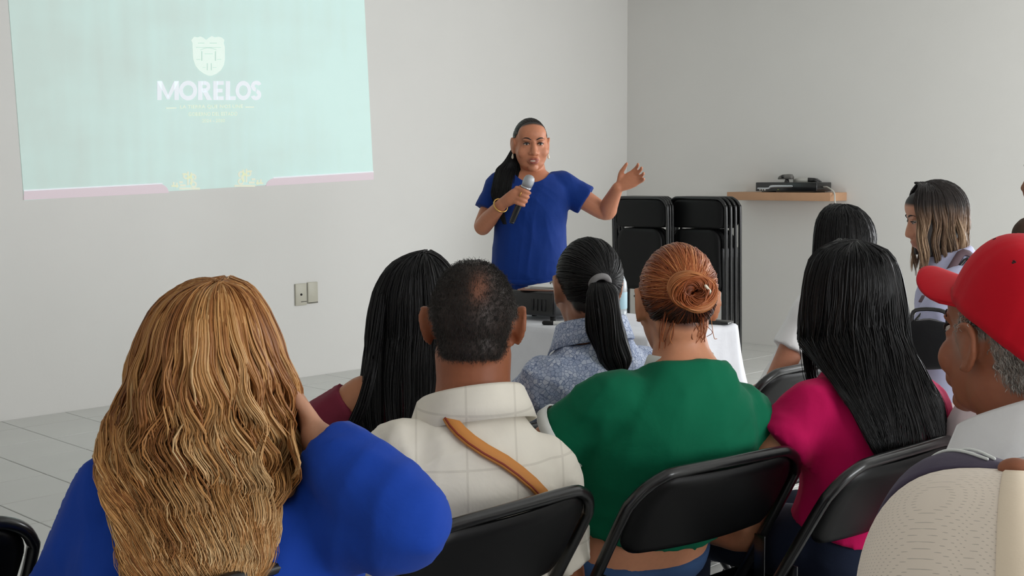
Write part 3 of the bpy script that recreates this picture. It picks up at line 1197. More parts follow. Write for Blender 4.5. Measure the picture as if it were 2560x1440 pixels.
# torso section table: t, half width, half depth, forward offset
FEM = [(0, .165, .110, 0), (.10, .172, .122, 0), (.22, .165, .118, 0), (.36, .152, .110, .0), (.50, .152, .112, .004), (.62, .156, .115, .008), (.72, .153, .104, .006), (.80, .134, .090, .002), (.86, .112, .078, 0), (.92, .086, .067, -.002), (.97, .068, .060, 0), (1.0, .060, .057, 0)]


class Spine:
    def __init__(s, pelvis, neck, yp, ys, slouch=0.03, w=1.0, d=1.0, sw=1.0, table=None):
        s.a, s.b = Vector(pelvis), Vector(neck)
        s.yp, s.ys, s.w, s.d, s.sw = yp, ys, w, d, sw
        s.L = (s.b - s.a).length
        fp, _ = fr(yp)
        fs, _ = fr(ys)
        up = UP
        s.c1 = s.a + up * s.L * 0.35 - fp * slouch
        s.c2 = s.b - up * s.L * 0.33 - fs * slouch * 1.2
        s.tab = table or FEM
        s.sht = .74

    def p(s, t):
        u = 1 - t
        return s.a * u ** 3 + s.c1 * 3 * u * u * t + s.c2 * 3 * u * t * t + s.b * t ** 3

    def axes(s, t):
        k = min(1, max(0, t))
        yaw = s.yp + (s.ys - s.yp) * (k * k * (3 - 2 * k))
        f, r = fr(yaw)
        tg = (s.p(min(1, t + .02)) - s.p(max(0, t - .02))).normalized()
        f2 = (f - tg * f.dot(tg)).normalized()
        r2 = f2.cross(tg).normalized()
        return r2, f2, tg

    def sec(s, t):
        tb = s.tab
        for i in range(len(tb) - 1):
            if t <= tb[i + 1][0]:
                k = (t - tb[i][0]) / (tb[i + 1][0] - tb[i][0])
                k = max(0, k)
                v = [tb[i][j] + (tb[i + 1][j] - tb[i][j]) * k for j in (1, 2, 3)]
                break
        else:
            v = list(tb[-1][1:])
        wk = s.w if t < .6 else s.w + (s.sw - s.w) * min(1, (t - .6) / .15)
        if t > .8:
            wk = wk + (1 - wk) * min(1, (t - .8) / .2)
        dk = s.d if t < .85 else s.d + (1 - s.d) * min(1, (t - .85) / .15)
        return v[0] * wk, v[1] * dk, v[2]

    def ring(s, t, infl=0.0, seg=36, ex=2.4):
        hw, hd, off = s.sec(t)
        r, f, _ = s.axes(t)
        c = s.p(t) + f * off
        out = []
        for k in range(seg):
            a = 2 * math.pi * k / seg
            ca, sa = math.cos(a), math.sin(a)
            x = math.copysign(abs(ca) ** (2 / ex), ca) * (hw + infl)
            y = math.copysign(abs(sa) ** (2 / ex), sa) * (hd + infl)
            out.append(c + r * x + f * y)
        return out

    def surf(s, t, ang, infl=0.0, ex=2.4):
        """point on the torso: ang 0 = back, + = to the person's right"""
        hw, hd, off = s.sec(t)
        r, f, _ = s.axes(t)
        a = R(ang)
        ca, sa = math.sin(a), -math.cos(a)
        x = math.copysign(abs(ca) ** (2 / ex), ca) * (hw + infl)
        y = math.copysign(abs(sa) ** (2 / ex), sa) * (hd + infl)
        return s.p(t) + f * (off + y) + r * x

    def loft(s, t0, t1, infl=0.0, n=26):
        return loft([s.ring(t0 + (t1 - t0) * i / n, infl) for i in range(n + 1)])

    def shoulder(s, side):
        hw, hd, off = s.sec(s.sht)
        r, f, _ = s.axes(s.sht)
        return s.p(s.sht) + r * side * (hw - .010)


def hand_parts(w_, d, nrm, side, curl=25, s=1.0, spread=6):
    """open or relaxed hand at wrist w_, pointing along d, palm normal nrm (towards the palm side), thumb on the +side"""
    d = Vector(d).normalized()
    nrm = (Vector(nrm) - d * d.dot(Vector(nrm))).normalized()
    lat = d.cross(nrm).normalized() * side       # towards the thumb
    P = []
    w_ = Vector(w_)
    rings = []
    for k, (u, hw, ht) in enumerate(((-0.01, .024, .018), (.015, .028, .017), (.045, .037, .016), (.075, .041, .014), (.092, .039, .0115))):
        c = w_ + d * (u * s)
        ring = []
        for i in range(14):
            a = 2 * math.pi * i / 14
            ring.append(c + lat * (math.cos(a) * hw * s) + nrm * (math.sin(a) * ht * s))
        rings.append(ring)
    P.append(loft(rings))
    for i, (o, L) in enumerate(((.029, .070), (.010, .079), (-.010, .073), (-.028, .057))):
        b = w_ + d * (.086 * s) + lat * (o * s)
        a0 = R(spread * (1.2 - i))
        dd = (d * math.cos(a0) + lat * math.sin(a0)).normalized()
        pts = [b - d * .02 * s, b]
        ang = 0
        cur = b
        for seg_, fr_ in enumerate((.45, .32, .23)):
            ang += R(curl * (0.7, 1.1, 0.8)[seg_])
            v = dd * math.cos(ang) + nrm * math.sin(ang)
            cur = cur + v * (L * fr_ * s)
            pts.append(cur)
        P.append(tube(pts, [.0095 * s, .0093 * s, .0087 * s, .008 * s, .0066 * s], 10, 4))
    b = w_ + d * (.022 * s) + lat * (.022 * s)
    v1 = (d * .62 + lat * .70 + nrm * .3).normalized()
    v2 = (d * .85 + lat * .35 + nrm * .35).normalized()
    P.append(tube([b, b + v1 * .036 * s, b + v1 * .036 * s + v2 * .03 * s, b + v1 * .036 * s + v2 * .054 * s], [.014 * s, .0115 * s, .0098 * s, .0075 * s], 10, 4))
    return P


def limb_r(part, k=1.0):
    return [r * k for r in part]


class Person:
    """a clothed figure; every mesh is stored relative to the Empty on the floor"""

    def __init__(s, label, pelvis, neck, head, yp, ys, yh, pitch=0, roll=0, hs=1.0, w=1.0, d=1.0, sw=1.0, arm=1.0, slouch=0.03, skin=(150, 98, 70), male=False, table=None, jaw=1.0):
        s.org = Vector((pelvis[0], pelvis[1], 0))
        s.root = thing('person', label, 'person', s.org)
        s.sp = Spine(pelvis, neck, yp, ys, slouch, w, d, sw, table)
        s.pelvis, s.neck = Vector(pelvis), Vector(neck)
        s.hm = head_matrix(head, yh, pitch, roll, hs)
        s.head = Vector(head)
        s.yp, s.ys, s.yh = yp, ys, yh
        s.skin, s.male, s.arm, s.jaw = skin, male, arm, jaw
        s.arms = {}
        s.legs = {}
        s.nk = 1.08

    def set_arm(s, side, elbow, wrist, hand=None, hn=None, curl=25, hs=1.0):
        """elbow and wrist as (right, forward, up) offsets from the shoulder in the shoulder frame"""
        f, r = fr(s.ys)
        S = s.sp.shoulder(side)

        def loc(v):
            return S + r * v[0] + f * v[1] + UP * v[2]
        E, W_ = loc(elbow), loc(wrist)
        hd = (W_ - E).normalized() if hand is None else (r * hand[0] + f * hand[1] + UP * hand[2])
        n_ = -UP if hn is None else (r * hn[0] + f * hn[1] + UP * hn[2])
        s.arms[side] = (S, E, W_, hd, n_, curl, hs)

    def default_arms(s, lap=0.0):
        for sd in (-1, 1):
            if sd not in s.arms:
                s.set_arm(sd, (sd * .06, .06, -.255), (sd * -.05, .26, -.30), None, None, 30)

    def seated_legs(s, spread=0.10, seat=0.47):
        f, r = fr(s.yp)
        for sd in (-1, 1):
            H = s.pelvis + r * sd * .085 + f * .02
            H.z = seat + 0.085
            K = H + f * .40 + r * sd * (spread - .06)
            K.z = 0.50
            A = K + f * .02
            A.z = .085
            s.legs[sd] = (H, K, A, f)

    def standing_legs(s, gap=0.09):
        f, r = fr(s.yp)
        for sd in (-1, 1):
            H = s.pelvis + r * sd * .085
            K = s.pelvis + r * sd * gap + f * .01
            K.z = s.pelvis.z * .53
            A = K - f * .02
            A.z = .085
            s.legs[sd] = (H, K, A, f)

    def arm_tube(s, side, infl=0.0, upto=None, k=1.0):
        S, E, W_ = s.arms[side][:3]
        a = s.arm
        pts = [S.lerp(s.sp.p(s.sp.sht), .35), S, S.lerp(E, .5), E, E.lerp(W_, .35), W_]
        rad = [.050 * a + infl, .052 * a + infl, .046 * a + infl, .038 * a + infl, .039 * a + infl, .026 + infl]
        if upto is not None:
            # cut at a fraction 0..2 along upper arm (0-1) and forearm (1-2)
            if upto <= 1:
                pts = pts[:2] + [S.lerp(E, upto * .5), S.lerp(E, upto)]
                rr = .052 * a + (.038 - .052) * a * upto
                rad = rad[:2] + [(.052 * a + rr) / 2 + infl, rr + infl]
            else:
                e = E.lerp(W_, upto - 1)
                pts = pts[:4] + [E.lerp(W_, (upto - 1) * .5), e]
                rad = rad[:4] + [.041 * a + infl, .039 * a + (.026 - .039 * a) * (upto - 1) + infl]
        return pts, [r_ * k for r_ in rad]

    def cuff(s, side, upto):
        """centre, direction and skin radius of the arm at a cut"""
        S, E, W_ = s.arms[side][:3]
        a = s.arm
        if upto <= 1:
            return S.lerp(E, upto), (E - S).normalized(), .052 * a + (.038 - .052) * a * upto
        return E.lerp(W_, upto - 1), (W_ - E).normalized(), .039 * a + (.026 - .039 * a) * (upto - 1)

    def body(s, voxel=0.009, hands=True, ears=True, feet=True, paint=None, smooth=3, extra=(), torso_k=-0.008):
        s.default_arms()
        P = [s.sp.loft(0, 1.0, torso_k)]
        hb = s.hm @ Vector((0, -0.018, -0.05))
        nm = s.neck.lerp(hb, .5)
        k = 1.36 if s.male else s.nk
        P.append(tube([s.neck - UP * .05, s.neck, nm, hb], [.062 * k, .056 * k, .052 * k, .054 * k], 20, 4))
        P += head_parts(s.hm, s.male, ears, s.jaw)
        for sd in (-1, 1):
            pts, rad = s.arm_tube(sd)
            P.append(tube(pts, rad, 16, 5))
            S, E, W_, hd, hn, curl, hs = s.arms[sd]
            if hands:
                P += hand_parts(W_, hd, hn, sd, abs(curl), hs)
            if sd in s.legs:
                H, K, A, f = s.legs[sd]
                P.append(tube([H.lerp(s.pelvis, .4), H, H.lerp(K, .5), K], [.072, .074, .066, .05], 16, 4))
                P.append(tube([K, K.lerp(A, .3), K.lerp(A, .7), A], [.05, .052, .042, .034], 16, 4))
                if feet:
                    P.append(tube([A - f * .03 - UP * .035, A + f * .04 - UP * .03, A + f * .12 - UP * .045, A + f * .17 - UP * .05], [.036, .038, .033, .022], 12, 3, flat=(UP, .75)))
        P += list(extra)
        me = fuse(P, voxel, smooth, s.org)
        # eye sockets pressed in
        co = get_co(me) + np.array(s.org)
        inv = np.array(s.hm.inverted())
        lc = co @ inv[:3, :3].T + inv[:3, 3]
        s.lc = lc
        dv = np.zeros(len(co))
        for sd in (-1, 1):
            dd = ((lc[:, 0] - sd * .031) / .015) ** 2 + ((lc[:, 2] - .010) / .008) ** 2
            dv += np.where(lc[:, 1] > .03, np.exp(-dd) * .0055, 0)
        fwd = np.array((s.hm.to_3x3() @ Vector((0, 1, 0))).normalized())
        co = co - fwd * dv[:, None]
        set_co(me, co - np.array(s.org))
        col = np.tile(np.array(lin(s.skin)), (len(co), 1))
        g = np.random.default_rng(5)
        # lips, warm cheeks
        lip = np.exp(-(((lc[:, 0]) / .021) ** 4 + ((lc[:, 2] + .066) / .0115) ** 4)) * (lc[:, 1] > .082)
        col = col * (1 - lip[:, None] * .75) + np.array(lin((140, 70, 62))) * lip[:, None] * .75
        if paint:
            col = paint(s, lc, col)
        at = me.attributes.new('paint', 'FLOAT_COLOR', 'POINT')
        at.data.foreach_set('color', np.concatenate([col, np.ones((len(col), 1))], 1).astype(np.float32).ravel())
        s.body_o = obj('body', me, M_skin, s.root)
        s.body_o.name = 'body'
        return s.body_o

    def face(s, brow=(40, 26, 20), open_mouth=False, eyes=True):
        """eyes, brows, lashes as parts of the head"""
        hm = s.hm
        if eyes:
            for sd in (-1, 1):
                v, f = xf(ellipsoid((sd * .031, .0745, .0085), (.0125, .0118, .0068)), hm)
                e = obj('eye', mesh_from('eye', [Vector(q) - s.org for q in v], f), M_eye, s.root)
                v, f = xf(ellipsoid((sd * .031, .0838, .0078), (.0052, .0033, .0050)), hm)
                obj('iris', mesh_from('iris', [Vector(q) - s.org for q in v], f), M_iris, e)
                v, f = xf(tube([(sd * .0175, .0825, .0085), (sd * .026, .0875, .0128), (sd * .036, .0865, .0125), (sd * .046, .078, .0085)], [.0016, .0026, .0026, .0014], 8, 4), hm)
                lo = obj('eyelashes', mesh_from('eyelashes', [Vector(q) - s.org for q in v], f), M_brow, e)
        for sd in (-1, 1):
            v, f = xf(tube([(sd * .013, .0895, .0265), (sd * .026, .0905, .033), (sd * .038, .0845, .0345), (sd * .049, .0735, .029)], [.0018, .0028, .0023, .0010], 8, 4, flat=((0, 1, 0), .5)), hm)
            obj('eyebrow', mesh_from('eyebrow', [Vector(q) - s.org for q in v], f), M_brow, s.root)

    def garment(s, name, m, t0=0.02, t1=0.965, infl=0.014, sleeve=0.6, sinf=0.014, voxel=0.009, amp=0.004, seed=1, sleeve_k=1.0, extra=(), smooth=4, label=None, flare=1.0):
        P = [s.sp.loft(t0, t1, infl)]
        sl_ = sleeve if isinstance(sleeve, dict) else {-1: sleeve, 1: sleeve}
        for sd in (-1, 1):
            if sl_.get(sd):
                pts, rad = s.arm_tube(sd, sinf, sl_[sd], sleeve_k)
                rad[-1] *= flare
                P.append(tube(pts, rad, 18, 5, cap='flat'))
        P += list(extra)
        me = fuse(P, voxel, smooth, s.org)
        if amp:
            wrinkle(me, amp, seed)
        o = obj(name, me, m, s.root)
        if label:
            o['label'] = label
        return o

    def trousers(s, m, name='trousers', infl=0.014, t1=0.2, voxel=0.012, shoes=None, amp=0.004, wide=1.0):
        P = [s.sp.loft(0.0, t1, infl)]
        for sd in (-1, 1):
            H, K, A, f = s.legs[sd]
            P.append(tube([H.lerp(s.pelvis, .5), H, H.lerp(K, .5), K], [(.085 * s.sp.w + .0) * wide, (.092) * wide, .078 * wide, .064 * wide], 18, 4))
            P.append(tube([K, K.lerp(A, .35), K.lerp(A, .7), A], [.064 * wide, .062 * wide, .056 * wide, .052 * wide], 18, 4, cap='flat'))
        me = fuse(P, voxel, 3, s.org)
        wrinkle(me, amp, 11)
        o = obj(name, me, m, s.root)
        if shoes:
            for sd in (-1, 1):
                H, K, A, f = s.legs[sd]
                p = [tube([A - f * .045 - UP * .04, A + f * .04 - UP * .035, A + f * .13 - UP * .047, A + f * .195 - UP * .053], [.042, .043, .039, .026], 14, 3, flat=(UP, .75))]
                me = fuse(p, .008, 2, s.org)
                co = get_co(me)
                co[:, 2] = np.maximum(co[:, 2], 0.004)
                set_co(me, co)
                obj('shoe', me, shoes, s.root)
        return o

    def neck_hole(s, o, a, b_, h, y0, z0):
        """cuts the neckline of garment o: an ellipsoid a x b_ x h in front of the neck"""
        f, r = fr(s.ys)
        v_, f_ = ellipsoid((0, 0, 0), (a, b_, h), None, 40, 24)
        cut = obj('cut', mesh_from('cut', [s.neck - s.org + r * q.x + f * (q.y + y0) + UP * (q.z + z0) for q in v_], f_, smooth=False))
        bm = bmesh.new()
        bm.from_mesh(cut.data)
        bmesh.ops.recalc_face_normals(bm, faces=bm.faces)
        bm.to_mesh(cut.data)
        bm.free()
        cut.parent = s.root
        bpy.context.view_layer.update()
        md = o.modifiers.new('b', 'BOOLEAN')
        md.operation = 'DIFFERENCE'
        md.object = cut
        me = bpy.data.meshes.new_from_object(o.evaluated_get(bpy.context.evaluated_depsgraph_get()))
        o.modifiers.clear()
        o.data = me
        bpy.data.objects.remove(cut)

    def part(s, name, P, m, label=None, parent=None):
        V, F = join(P) if isinstance(P, list) else P
        o = obj(name, mesh_from(name, [Vector(v) - s.org for v in V], F), m, parent or s.root)
        if label:
            o['label'] = label
        return o

    def ribbon(s, name, pts, nrms, w_, m, th=0.003, label=None, sub=1):
        """strap lying on the body: pts with outward normals"""
        V, F = [], []
        n_ = len(pts)
        for i in range(n_):
            t = (pts[min(i + 1, n_ - 1)] - pts[max(i - 1, 0)]).normalized()
            nn = Vector(nrms[i]).normalized()
            sd = t.cross(nn).normalized()
            for a, b_ in ((-1, 0), (-.9, 1), (.9, 1), (1, 0)):
                V.append(pts[i] + sd * (a * w_ / 2) + nn * (b_ * th))
        for i in range(n_ - 1):
            for k in range(4):
                F.append((i * 4 + k, i * 4 + (k + 1) % 4, (i + 1) * 4 + (k + 1) % 4, (i + 1) * 4 + k))
        return s.part(name, (V, F), m, label)


M_eye = mat('eye_white', (205, 195, 185), 0.2)
M_iris = mat('dark_iris', (28, 16, 12), 0.15)
M_brow = mat('dark_brow', (34, 22, 18), 0.7)

# ------------------------------------------------------------ hair builders


def hair_profile(tab):
    """rows (z below the crown, half left, half right, back, front, x shift) -> dense samples by arc length"""
    T = np.array(tab, float)
    d = np.concatenate([[0], np.cumsum(np.hypot(np.diff(T[:, 0]), np.diff((T[:, 1] + T[:, 2]) / 2)))])
    return T, d


def long_hair(person, tab, n, m, crown, yaw, phi=(-120, 120), rad=0.0016, wave=(0.0, 0.1), clumps=60, clump_k=0.5, seed=1, layer=(0.82, 1.0), k=26, lenvar=0.12, part_line=0.0,
              tintf=None, shell=0.86, shell_m=None, flare=0.02, name='hair', sub_n=0, part_y=(-0.03, 0.07), shell_phi=None, fly=0.0, tip=None, drape=None, mass_len=.93, clump_tint=.45, jit=.25, clump_r=.035):
    g = np.random.default_rng(seed)
    T, d = hair_profile(tab)
    f, r = fr(yaw)
    f, r = np.array(f), np.array(r)
    cr = np.array(crown)
    ph0 = g.uniform(R(phi[0]), R(phi[1]), n)
    cl = np.sort(g.uniform(R(phi[0]), R(phi[1]), clumps))
    ci = np.abs(ph0[:, None] - cl[None]).argmin(1)
    lay = layer[0] + (layer[1] - layer[0]) * g.uniform(0, 1, n) ** 0.6
    clay = g.normal(0, clump_r, clumps)[ci]
    lv = 1 - lenvar * g.uniform(0, 1, n) ** 1.5 - 0.10 * g.uniform(0, 1, clumps)[ci]
    s = np.linspace(0, 1, k)
    dist = s[None] * d[-1] * lv[:, None]

    def col(c):
        return np.interp(dist.ravel(), d, T[:, c]).reshape(dist.shape)
    z, hl, hr, bk, ft, xs = (col(c) for c in range(6))
    zz = np.clip(z / T[-1, 0], 0, 1)
    ck = clump_k * np.clip((zz - .08) / .6, 0, 1)
    ph = ph0[:, None] * (1 - ck) + cl[ci][:, None] * ck
    a, lam = wave
    cph = (2.2 * np.sin(cl * 3 + seed) + g.uniform(0, 1.9, clumps))[ci]
    clam = lam * g.uniform(.9, 1.12, clumps)[ci]
    arc = dist
    grow = np.clip((zz - .12) / .35, 0, 1)
    wv = np.sin(arc / clam[:, None] * 6.28 + cph[:, None] + g.normal(0, jit, n)[:, None])
    wv2 = np.cos(arc / clam[:, None] * 6.28 + cph[:, None] + g.normal(0, jit, n)[:, None])
    lat = a * grow * wv
    radm = lay[:, None] * (1 + clay[:, None] * grow) + 0
    hx = np.where(ph < 0, hl, hr)
    x = hx * np.sin(ph) * radm + lat * np.cos(ph) + xs
    cosp = np.cos(ph)
    dep = np.where(cosp > 0, bk, ft)
    y = -dep * cosp * radm + lat * np.sin(ph)
    out = a * 0.7 * grow * wv2
    x += out * np.sin(ph)
    y += -out * cosp
    fl = g.normal(0, flare, (n, 1)) * grow ** 2
    x += fl * np.cos(ph) * .6
    y += np.abs(fl) * -cosp * .4
    if fly:
        x += (g.normal(0, fly, (n, 1)) * s[None] ** 2)
        y += (g.normal(0, fly, (n, 1)) * s[None] ** 2)
    # roots spread along the parting
    yr = g.uniform(part_y[0], part_y[1], n)
    w = np.clip(1 - s / .22, 0, 1) ** 1.5
    w = w[None]
    xr = part_line + 0.006 * np.sign(ph0)
    x = x * (1 - w) + (xr[:, None] + x * .6) * w
    y = y * (1 - w) + (yr[:, None] + y * .35) * w
    P = cr + x[..., None] * r + y[..., None] * f + (-z)[..., None] * np.array([0, 0, 1.0])
    P += g.normal(0, .0012, (n, 1, 3))
    inv = np.array(person.hm.inverted())
    Mh = np.array(person.hm)
    L_ = P @ inv[:3, :3].T + inv[:3, 3]
    for c_, ax_ in ((np.array([0, -.012, .022]), np.array([.0745, .096, .096]) + .004), (np.array([0, -.03, -.03]), np.array([.070, .075, .075]))):
        q_ = (L_ - c_) / ax_
        nq = np.linalg.norm(q_, axis=-1, keepdims=True) + 1e-6
        want = 1.0 + .10 * np.clip(lay[:, None, None] - layer[0], 0, 1) / max(1e-6, layer[1] - layer[0])
        L_ = np.where(nq < want, c_ + q_ / nq * want * ax_, L_)
    P = L_ @ Mh[:3, :3].T + Mh[:3, 3]
    if drape is not None:
        # hair lies on the back of the garment instead of passing through it
        from mathutils.bvhtree import BVHTree
        tree = BVHTree.FromPolygons([v.co + person.org for v in drape.data.vertices], [tuple(q.vertices) for q in drape.data.polygons])
        fb, _ = fr(yaw)
        zt_ = person.neck.z + .06
        offs = np.zeros((n, k))
        for a_ in range(n):
            if math.cos(ph0[a_]) < -.45:
                continue
            for b_ in range(k):
                if P[a_, b_, 2] < zt_:
                    q_ = Vector(P[a_, b_])
                    hit = tree.ray_cast(q_ - fb * .5, fb, .62)
                    if hit[0] is not None:
                        offs[a_, b_] = max(0, .5 - hit[3] + .006 + .022 * (lay[a_] - layer[0]) / (layer[1] - layer[0] + 1e-6))
        ker = np.array([.1, .2, .4, .2, .1])
        pad = np.pad(offs, ((0, 0), (4, 4)), mode='edge')
        sm = sum(w_ * pad[:, 2 + i_:2 + i_ + k] for i_, w_ in enumerate(ker))
        grow_ = np.maximum.reduce([pad[:, i_:i_ + k] * w_ for i_, w_ in ((1, .25), (2, .5), (3, .78), (4, 1.0), (5, .85), (6, .6), (7, .35))])
        offs = np.maximum(np.maximum(offs, sm), grow_)
        P = P - np.array(fb) * offs[..., None]
    rr = rad * (0.45 + 0.55 * np.sin(np.clip(s * 1.1 + .25, 0, 1) * math.pi) ** .6)
    rr = np.broadcast_to(rr, (n, k)) * g.uniform(.7, 1.3, (n, 1))
    rr = rr * np.clip((1.02 - s) / .12, .25, 1)[None]
    base = g.uniform(0, 1, n) * (1 - clump_tint) + g.uniform(0, 1, clumps)[ci] * clump_tint
    tint = base if tintf is None else tintf(base, zz, ph, g)
    o = strands(name, P, rr, tint, m, person.root, person.org)
    # dense inner mass of the hair
    sp = shell_phi or phi
    rings = []
    nseg = 40
    for i in range(30):
        dd = d[-1] * (1 - lenvar) * i / 29 * mass_len + .002
        row = [np.interp(dd, d, T[:, c]) for c in range(6)]
        ring = []
        for q in range(nseg):
            p_ = R(sp[0] + (sp[1] - sp[0]) * q / (nseg - 1))
            hx_ = row[1] if p_ < 0 else row[2]
            dp = row[3] if math.cos(p_) > 0 else row[4]
            ring.append((hx_ * math.sin(p_) * shell + row[5], -dp * math.cos(p_) * shell, -row[0] - .012))
        # inner return closes the mass
        for q in range(nseg - 1, -1, -1):
            x_, y_, z_ = ring[q]
            ring.append((x_ * .72 + row[5] * .28, y_ * .72, z_))
        rings.append([Vector(cr) + Vector(r) * p[0] + Vector(f) * p[1] + UP * p[2] for p in ring])
    V, F = loft(rings)
    me = mesh_from(name + '_mass', [v - person.org for v in V], F)
    at = me.attributes.new('tint', 'FLOAT', 'POINT')
    at.data.foreach_set('value', np.full(len(me.vertices), .12, np.float32))
    me.materials.append(shell_m or m)
    mo = bpy.data.objects.new('hair_mass', me)
    COL.objects.link(mo)
    mo.parent = o
    return o


def scalp_point(hm, dirv, lift=0.004):
    """points on the cranium (head space directions, array) lifted outwards"""
    dv = dirv / np.linalg.norm(dirv, axis=-1, keepdims=True)
    ax = np.array([.0745, .096, .096]) + lift
    c = np.array([0, -.012, .022])
    p = c + dv * ax
    Mx = np.array(hm)
    return p @ Mx[:3, :3].T + Mx[:3, 3]


def slerp(a, b, t):
    a = a / np.linalg.norm(a, axis=-1, keepdims=True)
    b = b / np.linalg.norm(b, axis=-1, keepdims=True)
    om = np.arccos(np.clip((a * b).sum(-1), -1, 1))[:, None, None]
    so = np.sin(om) + 1e-6
    t = t[None, :, None]
    return np.sin((1 - t) * om) / so * a[:, None] + np.sin(t * om) / so * b[:, None]


def hairline_dirs(n, g, lo=0.0):
    """directions around the hairline: forehead, temples, behind the ears, nape"""
    a = g.uniform(-180, 180, n)          # 0 = front
    el = np.interp(np.abs(a), [0, 40, 62, 80, 95, 110, 140, 180], [38, 34, 16, 2, -6, -28, -42, -46]) + g.uniform(lo, 6, n)
    ar, er = np.radians(a), np.radians(el)
    return np.stack([np.sin(ar) * np.cos(er), np.cos(ar) * np.cos(er), np.sin(er)], -1)


def pulled_hair(person, target, n, m, rad=0.0012, seed=1, k=14, tintf=None, lift=0.006, name='hair', spread=.25, fill=.6):
    """hair combed tight from the hairline to a tie point (head space direction)"""
    g = np.random.default_rng(seed)
    A = hairline_dirs(n, g)
    tg = np.array(target, float)
    B = tg / np.linalg.norm(tg) + g.normal(0, spread * .12, (n, 3))
    t = np.linspace(0, 1, k)
    # start anywhere between the hairline and the tie so that the scalp is covered evenly
    st = g.uniform(0, 1, n) ** 1.6 * fill
    D = np.empty((n, k, 3))
    full = slerp(A, B, np.linspace(0, 1, 40))
    for i in range(n):
        tt = st[i] + (1 - st[i]) * t
        for c in range(3):
            D[i, :, c] = np.interp(tt, np.linspace(0, 1, 40), full[i, :, c])
    lf = lift * (0.25 + np.clip(np.sin(np.clip(t * 1.2, 0, 1) * math.pi / 2), 0, 1))[None, :] * g.uniform(.6, 1.2, (n, 1))
    dv = D / np.linalg.norm(D, axis=-1, keepdims=True)
    ax = np.array([.0745, .096, .096])
    p = np.array([0, -.012, .022]) + dv * (ax + lf[..., None])
    # nape: keep to the neck side of the skull
    Mx = np.array(person.hm)
    P = p @ Mx[:3, :3].T + Mx[:3, 3]
    base = g.uniform(0, 1, n)
    tint = base if tintf is None else tintf(base, t[None].repeat(n, 0), D, g)
    rr = rad * np.clip(np.minimum(t + .15, 1.1 - t) / .2, .4, 1)
    return strands(name, P, rr, tint, m, person.root, person.org)


def scalp_mask(lc, low=0.0):
    """0..1 hair cover of a short haircut in head space; low shifts the lower edge"""
    x, y, z = lc[:, 0], lc[:, 1] + .012, lc[:, 2] - .022
    az = np.degrees(np.abs(np.arctan2(x, y)))
    el = np.degrees(np.arctan2(z, np.hypot(x, y)))
    edge = np.interp(az, [0, 40, 62, 78, 92, 104, 112, 140, 180], [40, 36, 22, 6, -6, -2, -34, -46, -50]) + low
    rr = np.sqrt((x / .0745) ** 2 + (y / .096) ** 2 + (z / .096) ** 2)
    return np.clip((el - edge) / 7 + .5, 0, 1) * (rr < 1.2) * (np.abs(lc[:, 0]) < .0815)


def short_hair(person, mask, n, m, length=0.012, rad=0.0006, seed=1, tintf=None, name='hair', lie=0.75, lift=0.0, jit=.22):
    """many short hairs standing on the scalp vertices of the body mesh"""
    g = np.random.default_rng(seed)
    me = person.body_o.data
    co, no = get_co(me) + np.array(person.org), get_no(me)
    pr = mask / mask.sum()
    idx = g.choice(len(co), n, p=pr)
    p0 = co[idx] + g.normal(0, .003, (n, 3))
    nn = no[idx]
    down = np.array((person.hm.to_3x3() @ Vector((0, -0.45, -1))).normalized())
    fl = down - nn * (nn @ down)[:, None]
    fl /= np.linalg.norm(fl, axis=1, keepdims=True) + 1e-6
    dirv = nn * (1 - lie) + fl * lie + g.normal(0, jit, (n, 3))
    dirv /= np.linalg.norm(dirv, axis=1, keepdims=True)
    L = length * g.uniform(.6, 1.2, n)[:, None]
    p0 = p0 + nn * lift
    P = np.stack([p0 - nn * .001, p0 + (nn * .5 + dirv * .5) * L * .5, p0 + dirv * L], 1)
    base = g.uniform(0, 1, n)
    tint = base if tintf is None else tintf(base, person.lc[idx], g)
    return strands(name, P, np.array([rad, rad, rad * .3]), tint, m, person.root, person.org)
# ------------------------------------------------------------ people: garments' cloth
def p_check(n, l, co, src, out):
    """pale windowpane check: two sets of thin beige grey lines"""
    sep = n.new('ShaderNodeSeparateXYZ')
    l.new(co, sep.inputs[0])
    acc = None
    d = mth(n, l, 'ADD', mth(n, l, 'MULTIPLY', sep.outputs[0], .75), mth(n, l, 'MULTIPLY', sep.outputs[1], -.66))
    for s_, ph in ((d, 0.0), (sep.outputs[2], 0.3)):
        fr_ = mth(n, l, 'FRACT', mth(n, l, 'ADD', mth(n, l, 'MULTIPLY', s_, 11.0), 50 + ph))
        ln = mth(n, l, 'LESS_THAN', mth(n, l, 'ABSOLUTE', mth(n, l, 'SUBTRACT', fr_, .5)), .022)
        acc = ln if acc is None else mth(n, l, 'MAXIMUM', acc, ln)
    mixcol(n, l, mth(n, l, 'MULTIPLY', acc, .22), src, lin((170, 160, 145)), out)


def p_blue_tile(n, l, co, src, out):
    """pale blue cloth with a crackled print of small white shapes"""
    v = n.new('ShaderNodeTexVoronoi')
    v.feature = 'DISTANCE_TO_EDGE'
    v.inputs['Scale'].default_value = 105
    l.new(co, v.inputs['Vector'])
    v2 = n.new('ShaderNodeTexVoronoi')
    v2.inputs['Scale'].default_value = 105
    l.new(co, v2.inputs['Vector'])
    sp = n.new('ShaderNodeSeparateColor')
    l.new(v2.outputs['Color'], sp.inputs[0])
    a = mixcol(n, l, sp.outputs[0], lin((166, 180, 208)), lin((214, 222, 238)), None)
    mixcol(n, l, mth(n, l, 'LESS_THAN', v.outputs['Distance'], .06), a, lin((128, 142, 176)), out)


